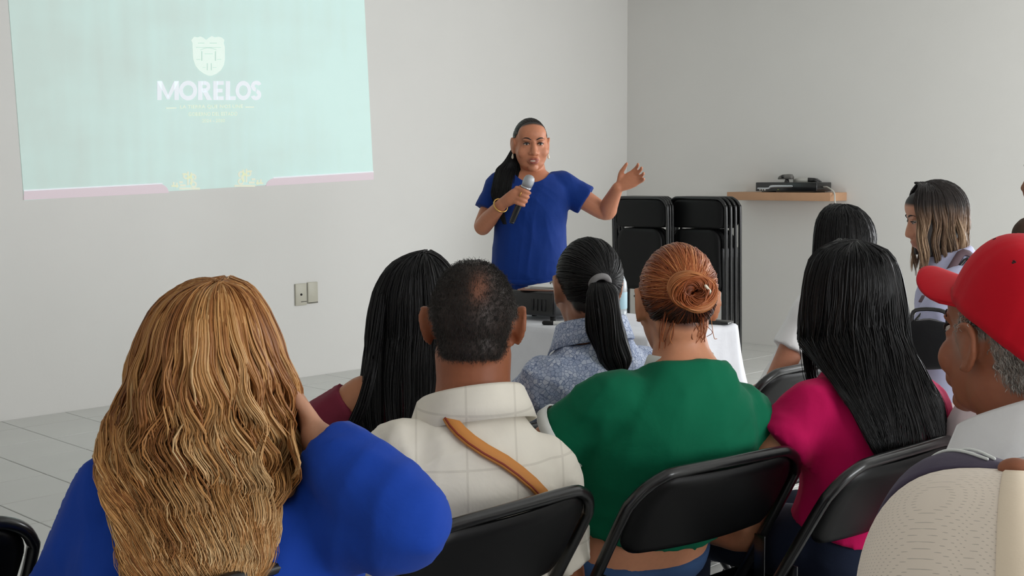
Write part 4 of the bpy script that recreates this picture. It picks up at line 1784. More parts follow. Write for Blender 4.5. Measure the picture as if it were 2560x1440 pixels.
def p_floral(n, l, co, src, out):
    """maroon cloth with scattered pale pink blossoms"""
    nz = n.new('ShaderNodeTexNoise')
    nz.inputs['Scale'].default_value = 55
    l.new(co, nz.inputs['Vector'])
    v = n.new('ShaderNodeTexVoronoi')
    v.inputs['Scale'].default_value = 11
    l.new(co, v.inputs['Vector'])
    d = mth(n, l, 'ADD', v.outputs['Distance'], mth(n, l, 'MULTIPLY', nz.outputs['Fac'], .55))
    sp = n.new('ShaderNodeSeparateColor')
    l.new(v.outputs['Color'], sp.inputs[0])
    on = mth(n, l, 'MULTIPLY', mth(n, l, 'LESS_THAN', d, .52), mth(n, l, 'GREATER_THAN', sp.outputs[0], .42))
    core = mth(n, l, 'LESS_THAN', d, .36)
    a = mixcol(n, l, on, src, lin((196, 140, 150)), None)
    mixcol(n, l, mth(n, l, 'MULTIPLY', on, core), a, lin((150, 70, 84)), out)


def p_mesh(n, l, co, src, out):
    """knitted mesh: rows of tiny darker holes"""
    mp_ = n.new('ShaderNodeMapping')
    mp_.inputs['Rotation'].default_value = (0.4, 0.5, 0.3)
    l.new(co, mp_.inputs[0])
    sep = n.new('ShaderNodeSeparateXYZ')
    l.new(mp_.outputs[0], sep.inputs[0])
    acc = None
    for i, k in ((0, 760.0), (2, 620.0)):
        w_ = mth(n, l, 'SINE', mth(n, l, 'MULTIPLY', sep.outputs[i], k * 3.14))
        acc = w_ if acc is None else mth(n, l, 'MULTIPLY', acc, w_)
    hole = mth(n, l, 'GREATER_THAN', acc, .80)
    mixcol(n, l, mth(n, l, 'MULTIPLY', hole, .34), src, lin((92, 82, 74)), out)


M_royal = cloth('royal_blue_cloth', (20, 62, 158))
M_speaker = cloth('deep_blue_cloth', (12, 50, 126), rough=0.75)
M_check = cloth('ivory_checked_cotton', (246, 239, 225), p_check)
M_bluep = cloth('pale_blue_print', (180, 192, 214), p_blue_tile)
M_maroon = cloth('maroon_flowered_cloth', (122, 42, 60), p_floral)
M_green = cloth('green_jersey', (2, 104, 72))
M_pink = cloth('bright_pink_jersey', (192, 8, 84))
M_white = cloth('white_cotton', (244, 243, 243))
M_lav = cloth('pale_lavender_cotton', (186, 188, 216))
M_palepink = cloth('pale_pink_cotton', (222, 204, 206))
M_vest = cloth('brown_vest_cloth', (62, 46, 36))
M_mag = cloth('magenta_knit', (120, 36, 78))
M_denim = cloth('blue_denim', (52, 78, 116))
M_ddenim = cloth('dark_denim', (28, 36, 56))
M_black = cloth('black_cloth', (20, 20, 22))
M_trimw = cloth('white_trim', (236, 238, 234))
M_shoe = mat('black_leather', (24, 22, 21), 0.4)
M_gold = mat('gold_metal', (212, 170, 96), 0.28, metal=0.95)
M_pearl = mat('pearl', (232, 222, 200), 0.25, coat=0.4)

H_black = attr_mat('black_hair', 'tint', [(0, (8, 7, 8)), (.6, (15, 14, 15)), (1, (32, 29, 29))], 0.5, 0.32)
H_brown = attr_mat('dark_brown_hair', 'tint', [(0, (14, 10, 9)), (.6, (34, 24, 20)), (1, (70, 52, 42))], 0.42, 0.5)
H_blond = attr_mat('golden_blond_hair', 'tint', [(0, (92, 52, 24)), (.3, (150, 94, 46)), (.62, (196, 144, 86)), (1, (230, 196, 146))], 0.42, 0.4)
H_red = attr_mat('copper_hair', 'tint', [(0, (42, 20, 12)), (.25, (104, 48, 22)), (.65, (168, 88, 42)), (1, (214, 146, 92))], 0.40, 0.45)
H_ombre = attr_mat('brown_to_blond_hair', 'tint', [(0, (20, 14, 13)), (.28, (38, 28, 24)), (.55, (120, 92, 70)), (1, (212, 180, 146))], 0.42, 0.45)
H_grey = attr_mat('grey_hair', 'tint', [(0, (90, 84, 78)), (.5, (164, 156, 148)), (1, (214, 208, 200))], 0.6, 0.3)
H_salt = attr_mat('dark_greying_hair', 'tint', [(0, (34, 31, 29)), (.6, (68, 63, 59)), (1, (150, 144, 138))], 0.6, 0.3)


def below(head, dz, back, yaw, side=0.0):
    f, r = fr(yaw)
    return Vector(head) - UP * dz - f * back + r * side


def CP(X, D, z):
    return C(X, D, z)


# ============================================================ 1 the speaker
def speaker():
    A0 = C(0.094, 5.75)
    qv = -FW

    def S(a, z, q=0.0):
        return A0 + RT * a + qv * q + UP * z
    head = S(-0.004, 1.500, 0.03)
    p = Person('woman in a deep blue short-sleeved tunic speaking into a microphone', S(-.012, 0.86), S(0.0, 1.385), head, 180, 180, 188, pitch=-2, hs=1.03, w=.98, d=1.18, sw=0.98, arm=1.04, slouch=0.0, skin=(194, 128, 96), jaw=1.14)
    p.nk = 1.16
    p.sp.tab = [(0, .165, .125, 0), (.10, .170, .130, 0), (.22, .165, .122, 0.01), (.36, .158, .115, .015), (.50, .155, .112, .02), (.64, .158, .118, .025), (.76, .160, .112, .015), (.87, .153, .09, 0.005), (.92, .126, .078, .004), (.96, .092, .068, .002), (1.0, .064, .060, 0)]
    p.sp.sht = .86
    # her right arm (picture left) bends up to the microphone, her left arm opens to the side
    mic_a, mic_b = S(-.092, 1.155, .225), S(-.018, 1.335, .262)
    ax = (mic_b - mic_a).normalized()
    S1 = p.sp.shoulder(1)
    E1, W1 = S(-.232, 1.125, .05), S(-.137, 1.235, .205)
    p.arms[1] = (S1, E1, W1, (S(-.085, 1.262, .215) - W1).normalized(), -qv, 20, 1.0)
    S2 = p.sp.shoulder(-1)
    E2, W2 = S(.345, 1.190, .03), S(.388, 1.305, .17)
    p.arms[-1] = (S2, E2, W2, (RT * .84 + UP * .50 + qv * .2).normalized(), (UP * .35 + qv * .9).normalized(), 26, 1.0)
    p.standing_legs(.085)
    # gripping right hand: palm behind the shaft, four fingers wrapped over its front, thumb up the back
    ex = []
    side = ax.cross(qv).normalized()
    if side.dot(RT) < 0:
        side = -side
    hc = mic_a.lerp(mic_b, .60)
    rr = .0175
    ex.append(tube([W1, W1.lerp(hc - side * .03, .6) + qv * .008, hc - side * .034 + qv * .004], [.026, .031, .030], 14, 4, flat=(qv, .62)))
    for i in range(4):
        o = ax * (.033 - .021 * i)
        L = (1.0, 1.08, 1.02, .88)[i]
        pts = [hc + o - side * .038 + qv * .006]
        for a_ in (150, 112, 74, 36, 6):
            a2 = 180 - (180 - a_) * L
            pts.append(hc + o + side * math.cos(R(a2)) * (rr + .0085) + qv * math.sin(R(a2)) * (rr + .0085))
        ex.append(tube(pts, [.0105, .0103, .0098, .0092, .0086, .0072], 10, 4))
    ex.append(tube([hc - side * .04 + ax * .0, hc - side * .026 + ax * .035 - qv * .012, hc - side * .008 + ax * .055 - qv * .026, hc + side * .012 + ax * .06 - qv * .027], [.014, .012, .0105, .008], 10, 4))
    # own hands: left from the builder, right is the grip above
    keep = p.arms[1]

    def paint(s, lc, col):
        m_ = scalp_mask(lc, 2)
        c = np.array(lin((26, 18, 16)))
        col = col * (1 - m_[:, None]) + c * m_[:, None]
        lid = sum(np.exp(-(((lc[:, 0] - q * .031) / .018) ** 2 + ((lc[:, 2] - .013) / .010) ** 2)) for q in (-1, 1)) * (lc[:, 1] > .05)
        return col * (1 - .42 * lid[:, None])
    P0 = hand_parts
    globals()['hand_parts'] = lambda w_, d, n_, sd, c, s_: [] if (w_ - W1).length < 1e-6 else P0(w_, d, n_, sd, c, s_)
    p.body(voxel=.0042, extra=ex, paint=paint, smooth=6, torso_k=.004)
    globals()['hand_parts'] = P0
    p.face()
    # slightly open mouth: lips in the skin, teeth between them
    v, f = xf(ellipsoid((0.004, .0965, -.0665), (.0135, .0055, .0042)), p.hm)
    p.part('teeth', (v, f), mat('teeth', (226, 208, 192), .3))
    v, f = xf(join([tube([(-.022, .089, -.064), (-.010, .1005, -.0585), (0, .1005, -.0600), (.010, .1005, -.0585), (.022, .089, -.064)], [.0022, .0042, .0040, .0042, .0022], 10, 4),
                    tube([(-.021, .089, -.0655), (-.009, .098, -.0745), (.009, .098, -.0745), (.021, .089, -.0655)], [.0022, .0048, .0048, .0022], 10, 4)]), p.hm)
    p.part('lips', (v, f), mat('lip_colour', (156, 84, 70), .45))
    tu = p.garment('tunic', M_speaker, t0=0.03, t1=.97, infl=.017, sleeve={-1: .55, 1: .62}, sinf=.020, voxel=.007, amp=.0035, seed=4, flare=1.14)
    p.neck_hole(tu, .088, .135, .088, .050, .022)
    p.trousers(M_speaker, t1=.055, infl=.020, shoes=M_shoe, wide=.95)
    # hair: combed back tight, long tail brought forward over her right shoulder
    pulled_hair(p, (0.35, -1, .05), 2200, H_brown, rad=.0011, seed=21, lift=.006, name='hair')
    g = np.random.default_rng(8)
    pts = [p.hm @ Vector((.050, -.075, .0)), p.hm @ Vector((.082, -.02, -.07)), S(-.105, 1.39, .03), S(-.120, 1.315, .098), S(-.125, 1.235, .125), S(-.11, 1.14, .132)]
    pts = catmull(pts, 5)
    n_ = 1100
    k_ = len(pts)
    s_ = np.linspace(0, 1, k_)
    wid = np.interp(s_, [0, .15, .4, .7, 1], [.018, .032, .060, .064, .02])
    dep = np.interp(s_, [0, .2, .5, 1], [.018, .022, .022, .012])
    an, rd = g.uniform(0, 6.28, n_), np.sqrt(g.uniform(0, 1, n_))
    base = np.array([list(q) for q in pts])
    PP = base[None] + (np.cos(an) * rd)[:, None, None] * wid[None, :, None] * np.array(RT) + (np.sin(an) * rd)[:, None, None] * dep[None, :, None] * np.array(qv)
    PP += (np.sin(s_[None] * 9 + g.uniform(0, 6, (n_, 1))) * .004 * s_[None])[..., None] * np.array(RT)
    strands('ponytail', PP, np.full(k_, .0016), g.uniform(0, .7, n_), H_black, p.root, p.org)
    # jewellery
    for sd in (-1, 1):
        v, f = xf(join([tube([(sd * .081, -.004, -.038), (sd * .082, -.004, -.050)], [.003, .005], 10, 3), ellipsoid((sd * .082, -.004, -.052), (.0055, .0055, .008))]), p.hm)
        p.part('earring', (v, f), M_pearl)
    fw_ = (W1 - E1).normalized()
    cc = E1.lerp(W1, .93)
    u_, v_ = fw_.orthogonal().normalized(), fw_.cross(fw_.orthogonal()).normalized()
    p.part('bracelet', tube([cc + u_ * math.cos(a) * .034 + v_ * math.sin(a) * .034 for a in np.linspace(0, 2 * math.pi, 16)[:-1]], .0035, 8, 2, closed=True), M_gold)
    rc = hc + ax * .012 + qv * (rr + .0085) - side * .012
    rd_ = side
    p.part('ring', tube([rc + ax * math.cos(a) * .0115 + qv * math.sin(a) * .0115 for a in np.linspace(0, 2 * math.pi, 14)[:-1]], .002, 8, 2, closed=True), M_gold)
    # microphone in her hand: a thing of its own
    mic = thing('microphone', 'black handheld microphone with a silver mesh head held by the speaker', 'microphone', mic_a)
    L = (mic_b - mic_a).length
    rot = ax.to_track_quat('Z', 'Y').to_matrix().to_4x4()

    def mp_(part):
        return mesh_from('m', *xf(part, rot))
    obj('handle', mp_(lathe([(0, 0), (.0125, 0), (.0135, .004), (.0145, .06), (.0165, .13), (.019, L - .035), (0, L - .035)], 20)), M_box, mic)
    obj('collar_ring', mp_(lathe([(0, L - .036), (.0225, L - .036), (.0245, L - .030), (.0245, L - .024), (0, L - .024)], 20)), M_sil, mic)
    obj('grille', mp_(lathe([(0, L - .025), (.0235, L - .024), (.0258, L - .006), (.0250, L + .010), (.0205, L + .022), (.0115, L + .029), (0, L + .031)], 24)), mat('silver_mesh', (176, 178, 182), .45, metal=.6, bump=(900, .5, .001)), mic)
    obj('tail_cap', mp_(lathe([(0, -.008), (.010, -.008), (.0125, 0.0), (0, 0.001)], 16)), M_blk, mic)
    obj('switch', mp_(box(0.0165, 0, .10, .004, .008, .02, .001)), M_sil, mic)
    return p


speaker()


def roots(rgb, low=-6):
    def paint(s, lc, col):
        m_ = scalp_mask(lc, low)
        return col * (1 - m_[:, None]) + np.array(lin(rgb)) * m_[:, None]
    return paint


# ============================================================ 2 blonde woman, near left
def blonde():
    head = U(520, 915, 1.85)
    neck = below(head, .150, .035, 5)
    neck = neck + RT * .035 + UP * .01
    p = Person('woman with long wavy golden hair in a royal blue blouse, seen from behind', C(-.50, 1.84, .50), neck, head, 25, 4, 4, pitch=-4, hs=1.02, w=1.32, d=1.15, sw=1.32, arm=1.28, slouch=.0, skin=(190, 140, 112))
    p.sp.sht = .83
    p.set_arm(-1, (-.15, .07, -.25), (.02, .30, -.24), None, None, 30)
    # right elbow out on the neighbour's chair, hand raised to her cheek
    W1 = U(792, 1092, 1.80)
    p.arms[1] = (p.sp.shoulder(1), U(1020, 1312, 1.72), W1, (U(725, 985, 1.90) - W1).normalized(), -RT, 35, .95)
    p.seated_legs(.12)
    p.body(voxel=.009, ears=False, paint=roots((120, 74, 38)))
    top_ = p.garment('blouse', M_royal, t0=.0, t1=.905, infl=.018, sleeve={-1: 1.7, 1: 1.93}, sinf=.020, voxel=.010, amp=.006, seed=12, flare=1.1)
    p.trousers(M_ddenim, shoes=M_shoe, wide=1.1)
    cr = U(508, 703, 1.84)
    k = 1.84 / 3060
    rows = [(0, 0, 0), (4, 40, 40), (12, 80, 78), (25, 108, 100), (45, 128, 118), (75, 148, 136), (110, 166, 150), (150, 182, 166), (200, 198, 184), (260, 212, 200), (340, 232, 210), (415, 232, 216), (462, 208, 208), (507, 184, 194), (552, 166, 178), (630, 144, 155), (720, 112, 125), (820, 80, 95)]
    bk = [0, .035, .06, .08, .092, .104, .113, .118, .120, .118, .116, .118, .122, .126, .13, .134, .134, .132]
    tab = [(z * k, a * k, b * k, q, .085 if z > 40 else q * .9, .012) for (z, a, b), q in zip(rows, bk)]

    def tf(base, zz, ph, g):
        t = .14 + .68 * base[:, None] + .16 * np.clip((zz - .3) / .5, 0, 1) + .10 * g.normal(0, 1, (len(base), 1)) * .6
        t += .10 * (ph > 0) * np.clip(zz * 2, 0, 1) - .05
        return np.clip(t, 0, 1)
    long_hair(p, tab, 6800, H_blond, cr, 2, (-128, 128), rad=.0016, wave=(.0125, .105), clumps=64, clump_k=.88, seed=31, layer=(.86, 1.03), k=34, lenvar=.16, tintf=tf, shell=.84, flare=.016, part_line=.02, fly=.004, part_y=(-.04, .06), drape=top_, mass_len=.6, clump_tint=.62, jit=.10, clump_r=.06)
    return p


blonde()


# ============================================================ 3 woman with straight black hair, maroon flowered top
def maroon():
    head = U(1048, 782, 2.80)
    neck = below(head, .088, .02, 20, -.015)
    p = Person('woman with long straight black hair in a maroon flowered cold-shoulder top', C(-.22, 2.82, .50), neck, head, 38, 22, -5, pitch=-4, w=1.05, d=1.0, sw=1.05, arm=1.05, skin=(188, 126, 90))
    p.sp.sht = .80
    p.set_arm(-1, (-.165, .10, -.14), (-.06, .32, -.12), None, None, 30)
    p.seated_legs(.1)
    p.body(voxel=.009, ears=False, paint=roots((12, 11, 12)))
    P = []
    top_ = p.garment('top', M_maroon, t0=.0, t1=.93, infl=.012, sleeve=0, voxel=.009, amp=.003, seed=3)
    for sd in (-1, 1):
        S_, E, W_ = p.arms[sd][:3]
        pts = [S_.lerp(E, .10), S_.lerp(E, .5), E, E.lerp(W_, .3), E.lerp(W_, .5)]
        me = fuse([tube(pts, [.064, .070, .070, .070, .074], 18, 4, cap='flat')], .008, 3, p.org)
        wrinkle(me, .006, 5)
        obj('sleeve', me, M_maroon, p.root)
        sh = p.sp.surf(.93, 70 * sd, .004)
        p.part('shoulder_strap', tube([p.sp.surf(.80, 150 * sd, .016), p.sp.surf(.93, 118 * sd, .012), p.sp.surf(.90, 40 * sd, .012), p.sp.surf(.74, 30 * sd, .016)], .007, 8, 4), M_black)
    p.trousers(M_black, shoes=M_shoe)
    cr = U(1070, 632, 2.79)
    k = 2.79 / 3060
    rows = [(0, 0, 0), (3, 26, 22), (10, 52, 42), (25, 78, 62), (50, 100, 78), (90, 122, 92), (150, 134, 102), (220, 140, 104), (300, 138, 100), (380, 126, 92), (440, 110, 84), (500, 90, 72)]
    bk = [0, .04, .065, .085, .10, .108, .112, .112, .11, .115, .12, .12]
    tab = [(z * k, a * k, b * k, q, .075 if z > 30 else q * .8, -.012) for (z, a, b), q in zip(rows, bk)]
    long_hair(p, tab, 2400, H_black, cr, -4, (-130, 130), rad=.0017, wave=(.002, .22), clumps=40, clump_k=.35, seed=33, layer=(.88, 1.0), k=24, lenvar=.22, shell=.9, flare=.006, drape=top_, mass_len=.6)
    # one long lock hanging over the left shoulder blade
    g = np.random.default_rng(4)
    base = np.array([list(q) for q in catmull([U(955, 740, 2.72), U(940, 850, 2.68), U(926, 930, 2.62), U(905, 1010, 2.60), U(885, 1060, 2.60), U(868, 1105, 2.60)], 5)])
    n_, k_ = 160, len(base)
    PP = base[None] + g.normal(0, .006, (n_, 1, 3)) * np.linspace(.5, 1.1, k_)[None, :, None]
    strands('hair_lock', PP, np.linspace(.0017, .0006, k_), g.uniform(0, .5, n_), H_black, p.root, p.org)
    return p


maroon()


# ============================================================ 4 man, ivory checked shirt, orange strap
def collar(p, m, c, yaw, r0=.066, h=.032, drop=.038, tilt=0.12, gap=55, w2=.020, name='collar', lean=.008):
    """turned down shirt collar round the neck, open at the front"""
    f, r = fr(yaw)
    V, F = [], []
    prof = [(-.004, -.012), (0.0, h * .5), (.003, h), (.009, h + .005), (.015, h), (w2 * .9 + .004, h - drop * .6), (w2 + .010, h - drop - .006), (w2 + .007, h - drop - .007), (w2 * .8, h - drop * .55)]
    n_ = 40
    for i in range(n_ + 1):
        a = R(-180 + gap + (360 - 2 * gap) * i / n_)
        fr_ = abs(-180 + gap + (360 - 2 * gap) * i / n_) / (180 - gap)
        d = r * math.sin(a) - f * math.cos(a)
        for j, (o, z) in enumerate(prof):
            zz = z + math.cos(a) * lean - .020 * fr_ ** 2 - (.022 * fr_ ** 3 if j >= 5 else 0)
            V.append(c + d * (r0 + o) * (1.0 + .1 * fr_) - f * (.0) + UP * zz - f * (-.012 * fr_))
    k = len(prof)
    for i in range(n_):
        for j in range(k):
            F.append((i * k + j, i * k + (j + 1) % k, (i + 1) * k + (j + 1) % k, (i + 1) * k + j))
    F.append(tuple(range(k)))
    F.append(tuple(n_ * k + j for j in range(k - 1, -1, -1)))
    return p.part(name, (V, F), m)


def man():
    head = U(1184, 812, 2.33)
    neck = below(head, .150, .035, 0)
    p = Person('man with short dark greying hair in an ivory checked shirt with an orange strap', C(-.135, 2.26, .50), neck, head, 28, 14, -2, pitch=-3, hs=1.04, w=1.04, d=1.05, sw=1.02, arm=1.08, slouch=.04, skin=(158, 96, 66), male=True)
    p.set_arm(-1, (-.05, .10, -.25), (.05, .30, -.26), None, None, 30)
    p.set_arm(1, (.06, .06, -.26), (-.04, .27, -.28), None, None, 30)
    p.seated_legs(.12)

    def bald(lc):
        d = ((lc[:, 0] - .016) / .016) ** 2 + ((lc[:, 2] - .070) / .026) ** 2
        return np.exp(-d) * (lc[:, 1] < 0)

    def paint(s, lc, col):
        m_ = scalp_mask(lc, -4) * (1 - .52 * bald(lc)) * .95
        s.hmask = m_
        c = np.array(lin((40, 36, 34)))
        return col * (1 - m_[:, None]) + c * m_[:, None]
    p.body(voxel=.006, paint=paint, smooth=2)

    def tf(base, lc, g):
        gr = np.clip((np.abs(lc[:, 0]) - .055) / .02, 0, 1) * np.clip((.07 - lc[:, 2]) / .05, 0, 1)
        return np.clip(base * .55 + gr * .45, 0, 1)
    mk_ = p.hmask * (1 - .6 * bald(p.lc))
    short_hair(p, mk_, 30000, H_salt, .0046, .00034, 41, tf, lie=.95, jit=.13)
    p.garment('shirt', M_check, t0=.0, t1=.955, infl=.018, sleeve=.72, sinf=.018, voxel=.009, amp=.007, seed=23, flare=1.1)
    collar(p, M_check, p.neck + fr(14)[0] * .002 - UP * .004, 26, r0=.080, h=.034, drop=.050, w2=.028, lean=.022)
    # strap running from the collar to the lower right of the back
    pts, nr = [], []
    for i in range(15):
        u_ = i / 14
        t_, a_ = .935 - .46 * u_, -34 + 112 * u_
        q = p.sp.surf(t_, a_, .025)
        pts.append(q)
        rr_, f_, tg = p.sp.axes(t_)
        nr.append((rr_ * math.sin(R(a_)) * .8 - f_ * math.cos(R(a_)) + UP * (.45 * (1 - u_))).normalized())
    M_strap = mat('orange_strap', (214, 140, 66), .6, bump=(400, .2, .001))
    p.ribbon('strap', pts, nr, .026, M_strap, .0035, 'orange shoulder strap with a dark red edge')
    M_edge = mat('dark_red_edge', (140, 52, 30), .6)
    side = [(pts[min(i + 1, 14)] - pts[max(i - 1, 0)]).normalized().cross(nr[i]).normalized() for i in range(15)]
    p.ribbon('strap_edge', [q + s_ * .0075 + n_ * .0008 for q, s_, n_ in zip(pts, side, nr)], nr, .004, M_edge, .0035)
    p.trousers(M_ddenim, shoes=M_shoe)
    return p


man()


# ============================================================ 5 woman with the ponytail, pale blue print
def temple(p, m, sides=(-1, 1)):
    """spectacle frame resting on the ears"""
    for sd in sides:
        v, f = xf(tube([(sd * .076, -.02, .012), (sd * .081, .0, .02), (sd * .078, .05, .018), (sd * .068, .088, .014)], .0022, 8, 4), p.hm)
        g_ = p.part('spectacle_temple', (v, f), m)
    v, f = xf(join([tube([(sd * .031 + .022 * math.cos(a), .098 - abs(sd * .031 + .022 * math.cos(a)) * .16, .010 + .018 * math.sin(a)) for a in np.linspace(0, 6.283, 15)[:-1]], .0018, 8, 2, closed=True) for sd in (-1, 1)]), p.hm)
    p.part('spectacle_rims', (v, f), m)


def pony():
    head = U(1466, 722, 3.05)
    neck = below(head, .108, .035, 30)
    p = Person('woman with a black ponytail and glasses in a pale blue printed blouse', C(.16, 3.08, .50), neck, head, 42, 30, 14, pitch=-4, w=1.05, d=1.05, sw=1.06, arm=1.1, skin=(174, 122, 96))
    p.set_arm(-1, (-.10, .14, -.22), (-.0, .34, -.20), None, None, 30)
    p.seated_legs(.1)

    def paint(s, lc, col):
        m_ = scalp_mask(lc, 0)
        return col * (1 - m_[:, None]) + np.array(lin((14, 12, 12))) * m_[:, None]
    p.body(voxel=.007, paint=paint)
    p.face()
    p.garment('blouse', M_bluep, t0=.0, t1=.955, infl=.016, sleeve=1.05, sinf=.020, voxel=.009, amp=.008, seed=9, flare=1.15)
    collar(p, M_bluep, p.neck + UP * .006, 32, r0=.066, h=.034, drop=.046, w2=.024)
    p.trousers(M_ddenim, shoes=M_shoe)
    pulled_hair(p, (.22, -1, -.02), 3000, H_black, rad=.0014, seed=51, lift=.011)
    g = np.random.default_rng(52)
    tie = U(1500, 703, 2.93)
    base = np.array([list(q) for q in catmull([U(1494, 700, 2.955), U(1502, 712, 2.91), U(1508, 760, 2.89), U(1516, 830, 2.90), U(1530, 885, 2.91), U(1545, 935, 2.92)], 6)])
    n_, k_ = 1500, len(base)
    s_ = np.linspace(0, 1, k_)
    wid = np.interp(s_, [0, .12, .3, .6, .85, 1], [.016, .020, .036, .046, .040, .016])
    dep = wid * .75
    an, rd = g.uniform(0, 6.28, n_), np.sqrt(g.uniform(0, 1, n_))
    PP = base[None] + (np.cos(an) * rd)[:, None, None] * wid[None, :, None] * np.array(RT) + (np.sin(an) * rd)[:, None, None] * dep[None, :, None] * np.array(FW)
    PP += (np.sin(s_[None] * 10 + np.round(an * 2)[:, None]) * .006 * s_[None])[..., None] * np.array(RT)
    strands('ponytail', PP, np.full(k_, .0016), np.clip(g.uniform(0, .7, n_) + .25 * (rd > .9), 0, 1), H_black, p.root, p.org)
    M_tie = mat('grey_hair_tie', (128, 126, 126), .8, bump=(300, .3, .002))
    tq = (U(1512, 735, 2.90) - U(1494, 695, 2.95)).normalized()
    u_ = tq.orthogonal().normalized()
    v_ = tq.cross(u_)
    c_ = U(1500, 708, 2.925)
    p.part('hair_tie', tube([c_ + u_ * math.cos(a) * .021 + v_ * math.sin(a) * .021 for a in np.linspace(0, 6.283, 17)[:-1]], .008, 10, 2, closed=True), M_tie)
    temple(p, M_gry)
    return p


pony()


# ============================================================ 6 woman with the copper bun, green shirt
def bun():
    head = U(1690, 762, 2.60)
    neck = below(head, .094, .040, 8)
    p = Person('woman with copper hair in a bun and a green shirt with white trim', C(.225, 2.665, .50), neck, head, 34, 20, 4, pitch=-4, hs=1.03, w=1.22, d=1.2, sw=1.12, arm=1.2, slouch=.06, skin=(200, 138, 104), jaw=1.05)
    p.set_arm(-1, (-.155, .12, -.145), (-.04, .31, -.25), None, None, 30)
    p.set_arm(1, (.05, .05, -.26), (-.06, .26, -.28), None, None, 30)
    p.seated_legs(.12)

    def paint(s, lc, col):
        m_ = scalp_mask(lc, 12)
        return col * (1 - m_[:, None]) + np.array(lin((74, 38, 22))) * m_[:, None]
    p.body(voxel=.007, paint=paint, torso_k=-.004)
    p.garment('shirt', M_green, t0=.285, t1=.95, infl=.014, sleeve=.52, sinf=.015, voxel=.009, amp=.004, seed=14, flare=1.08)
    c_ = p.neck - UP * .020
    f_, r_ = fr(12)
    nb = []
    for r_k, z_k in ((.062, .014), (.0665, .016), (.069, .012), (.078, -.014), (.074, -.016)):
        nb.append([c_ + r_ * math.sin(a) * r_k * 1.04 + f_ * math.cos(a) * r_k + UP * (z_k - .022 * max(0, math.cos(a))) for a in np.linspace(0, 6.283, 33)[:-1]])
    p.part('neck_trim', loft(nb, False), M_trimw, 'white ribbed neckband')
    for sd in (-1, 1):
        q, t_, rad = p.cuff(sd, .52)
        u_ = t_.orthogonal().normalized()
        v_ = t_.cross(u_)
        R_ = (rad + .015) * 1.08
        rings = []
        for o_, rr_ in ((-.012, R_ + .000), (-.012, R_ + .004), (.012, R_ + .005), (.012, R_ - .004)):
            rings.append([q + t_ * o_ + u_ * math.cos(a) * rr_ + v_ * math.sin(a) * rr_ for a in np.linspace(0, 6.283, 29)[:-1]])
        p.part('sleeve_trim', loft(rings, False), M_trimw, 'white band at the sleeve end')
    p.trousers(M_denim, t1=.185, infl=.006, shoes=M_shoe, wide=1.12)

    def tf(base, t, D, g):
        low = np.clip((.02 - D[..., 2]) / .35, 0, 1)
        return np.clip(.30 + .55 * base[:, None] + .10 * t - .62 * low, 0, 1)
    tgt = (.06, -1, .10)
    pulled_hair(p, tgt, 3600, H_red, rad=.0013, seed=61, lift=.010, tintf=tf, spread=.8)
    # coiled bun
    g = np.random.default_rng(62)
    cb_ = p.hm @ Vector((.008, -.118, .030))
    ub, vb, nb_ = p.hm.to_3x3() @ Vector((1, 0, 0)), p.hm.to_3x3() @ Vector((0, 0, 1)), p.hm.to_3x3() @ Vector((0, -1, 0))
    n_, k_ = 900, 34
    s_ = np.linspace(0, 1, k_)
    lay = g.uniform(0, 1, n_)
    a0 = g.uniform(0, 6.28, n_)
    th = a0[:, None] + s_[None] * g.uniform(3.5, 6.5, n_)[:, None]
    ro = .003 + .040 * lay[:, None] + .006 * np.sin(th * 2 + lay[:, None] * 9) + .004 * s_[None]
    hh = .026 * np.sqrt(np.clip(1 - ((ro - .024) / .026) ** 2, 0, 1)) * g.uniform(.55, 1.05, (n_, 1)) + .006 * np.sin(th + a0[:, None])
    PP = np.array(cb_) + (np.cos(th) * ro)[..., None] * np.array(ub) + (np.sin(th) * ro * .92)[..., None] * np.array(vb) + hh[..., None] * np.array(nb_)
    strands('bun', PP, np.full(k_, .0014), np.clip(.3 + .6 * np.round(lay * 9) / 9 * g.uniform(.7, 1.1, n_), 0, 1), H_red, p.root, p.org)
    # loose wisps at the nape
    wr = p.hm
    PPs = []
    for i in range(36):
        x_ = g.uniform(-.05, .05)
        a_ = wr @ Vector((x_, -.10, -.02 + g.uniform(-.02, .02)))
        b_ = wr @ Vector((x_ * 1.1 + g.normal(0, .008), -.090, -.055 + g.uniform(-.01, .01)))
        c2 = wr @ Vector((x_ * 1.05 + g.normal(0, .012), -.078, -.078 + g.uniform(-.012, .03)))
        PPs.append([list(q) for q in catmull([a_, b_, c2], 6)])
    PP = np.array(PPs)
    strands('hair_wisps', PP, np.full(PP.shape[1], .0008), g.uniform(.1, .9, 36), H_red, p.root, p.org)
    v, f = xf(tube([(.028, -.150, .042), (.038, -.146, .03), (.036, -.142, .015)], .003, 8, 4), p.hm)
    p.part('hair_clip', (v, f), M_pearl, 'shiny pale hair clip')
    temple(p, mat('brown_spectacle_frame', (92, 74, 58), .35))
    return p


bun()


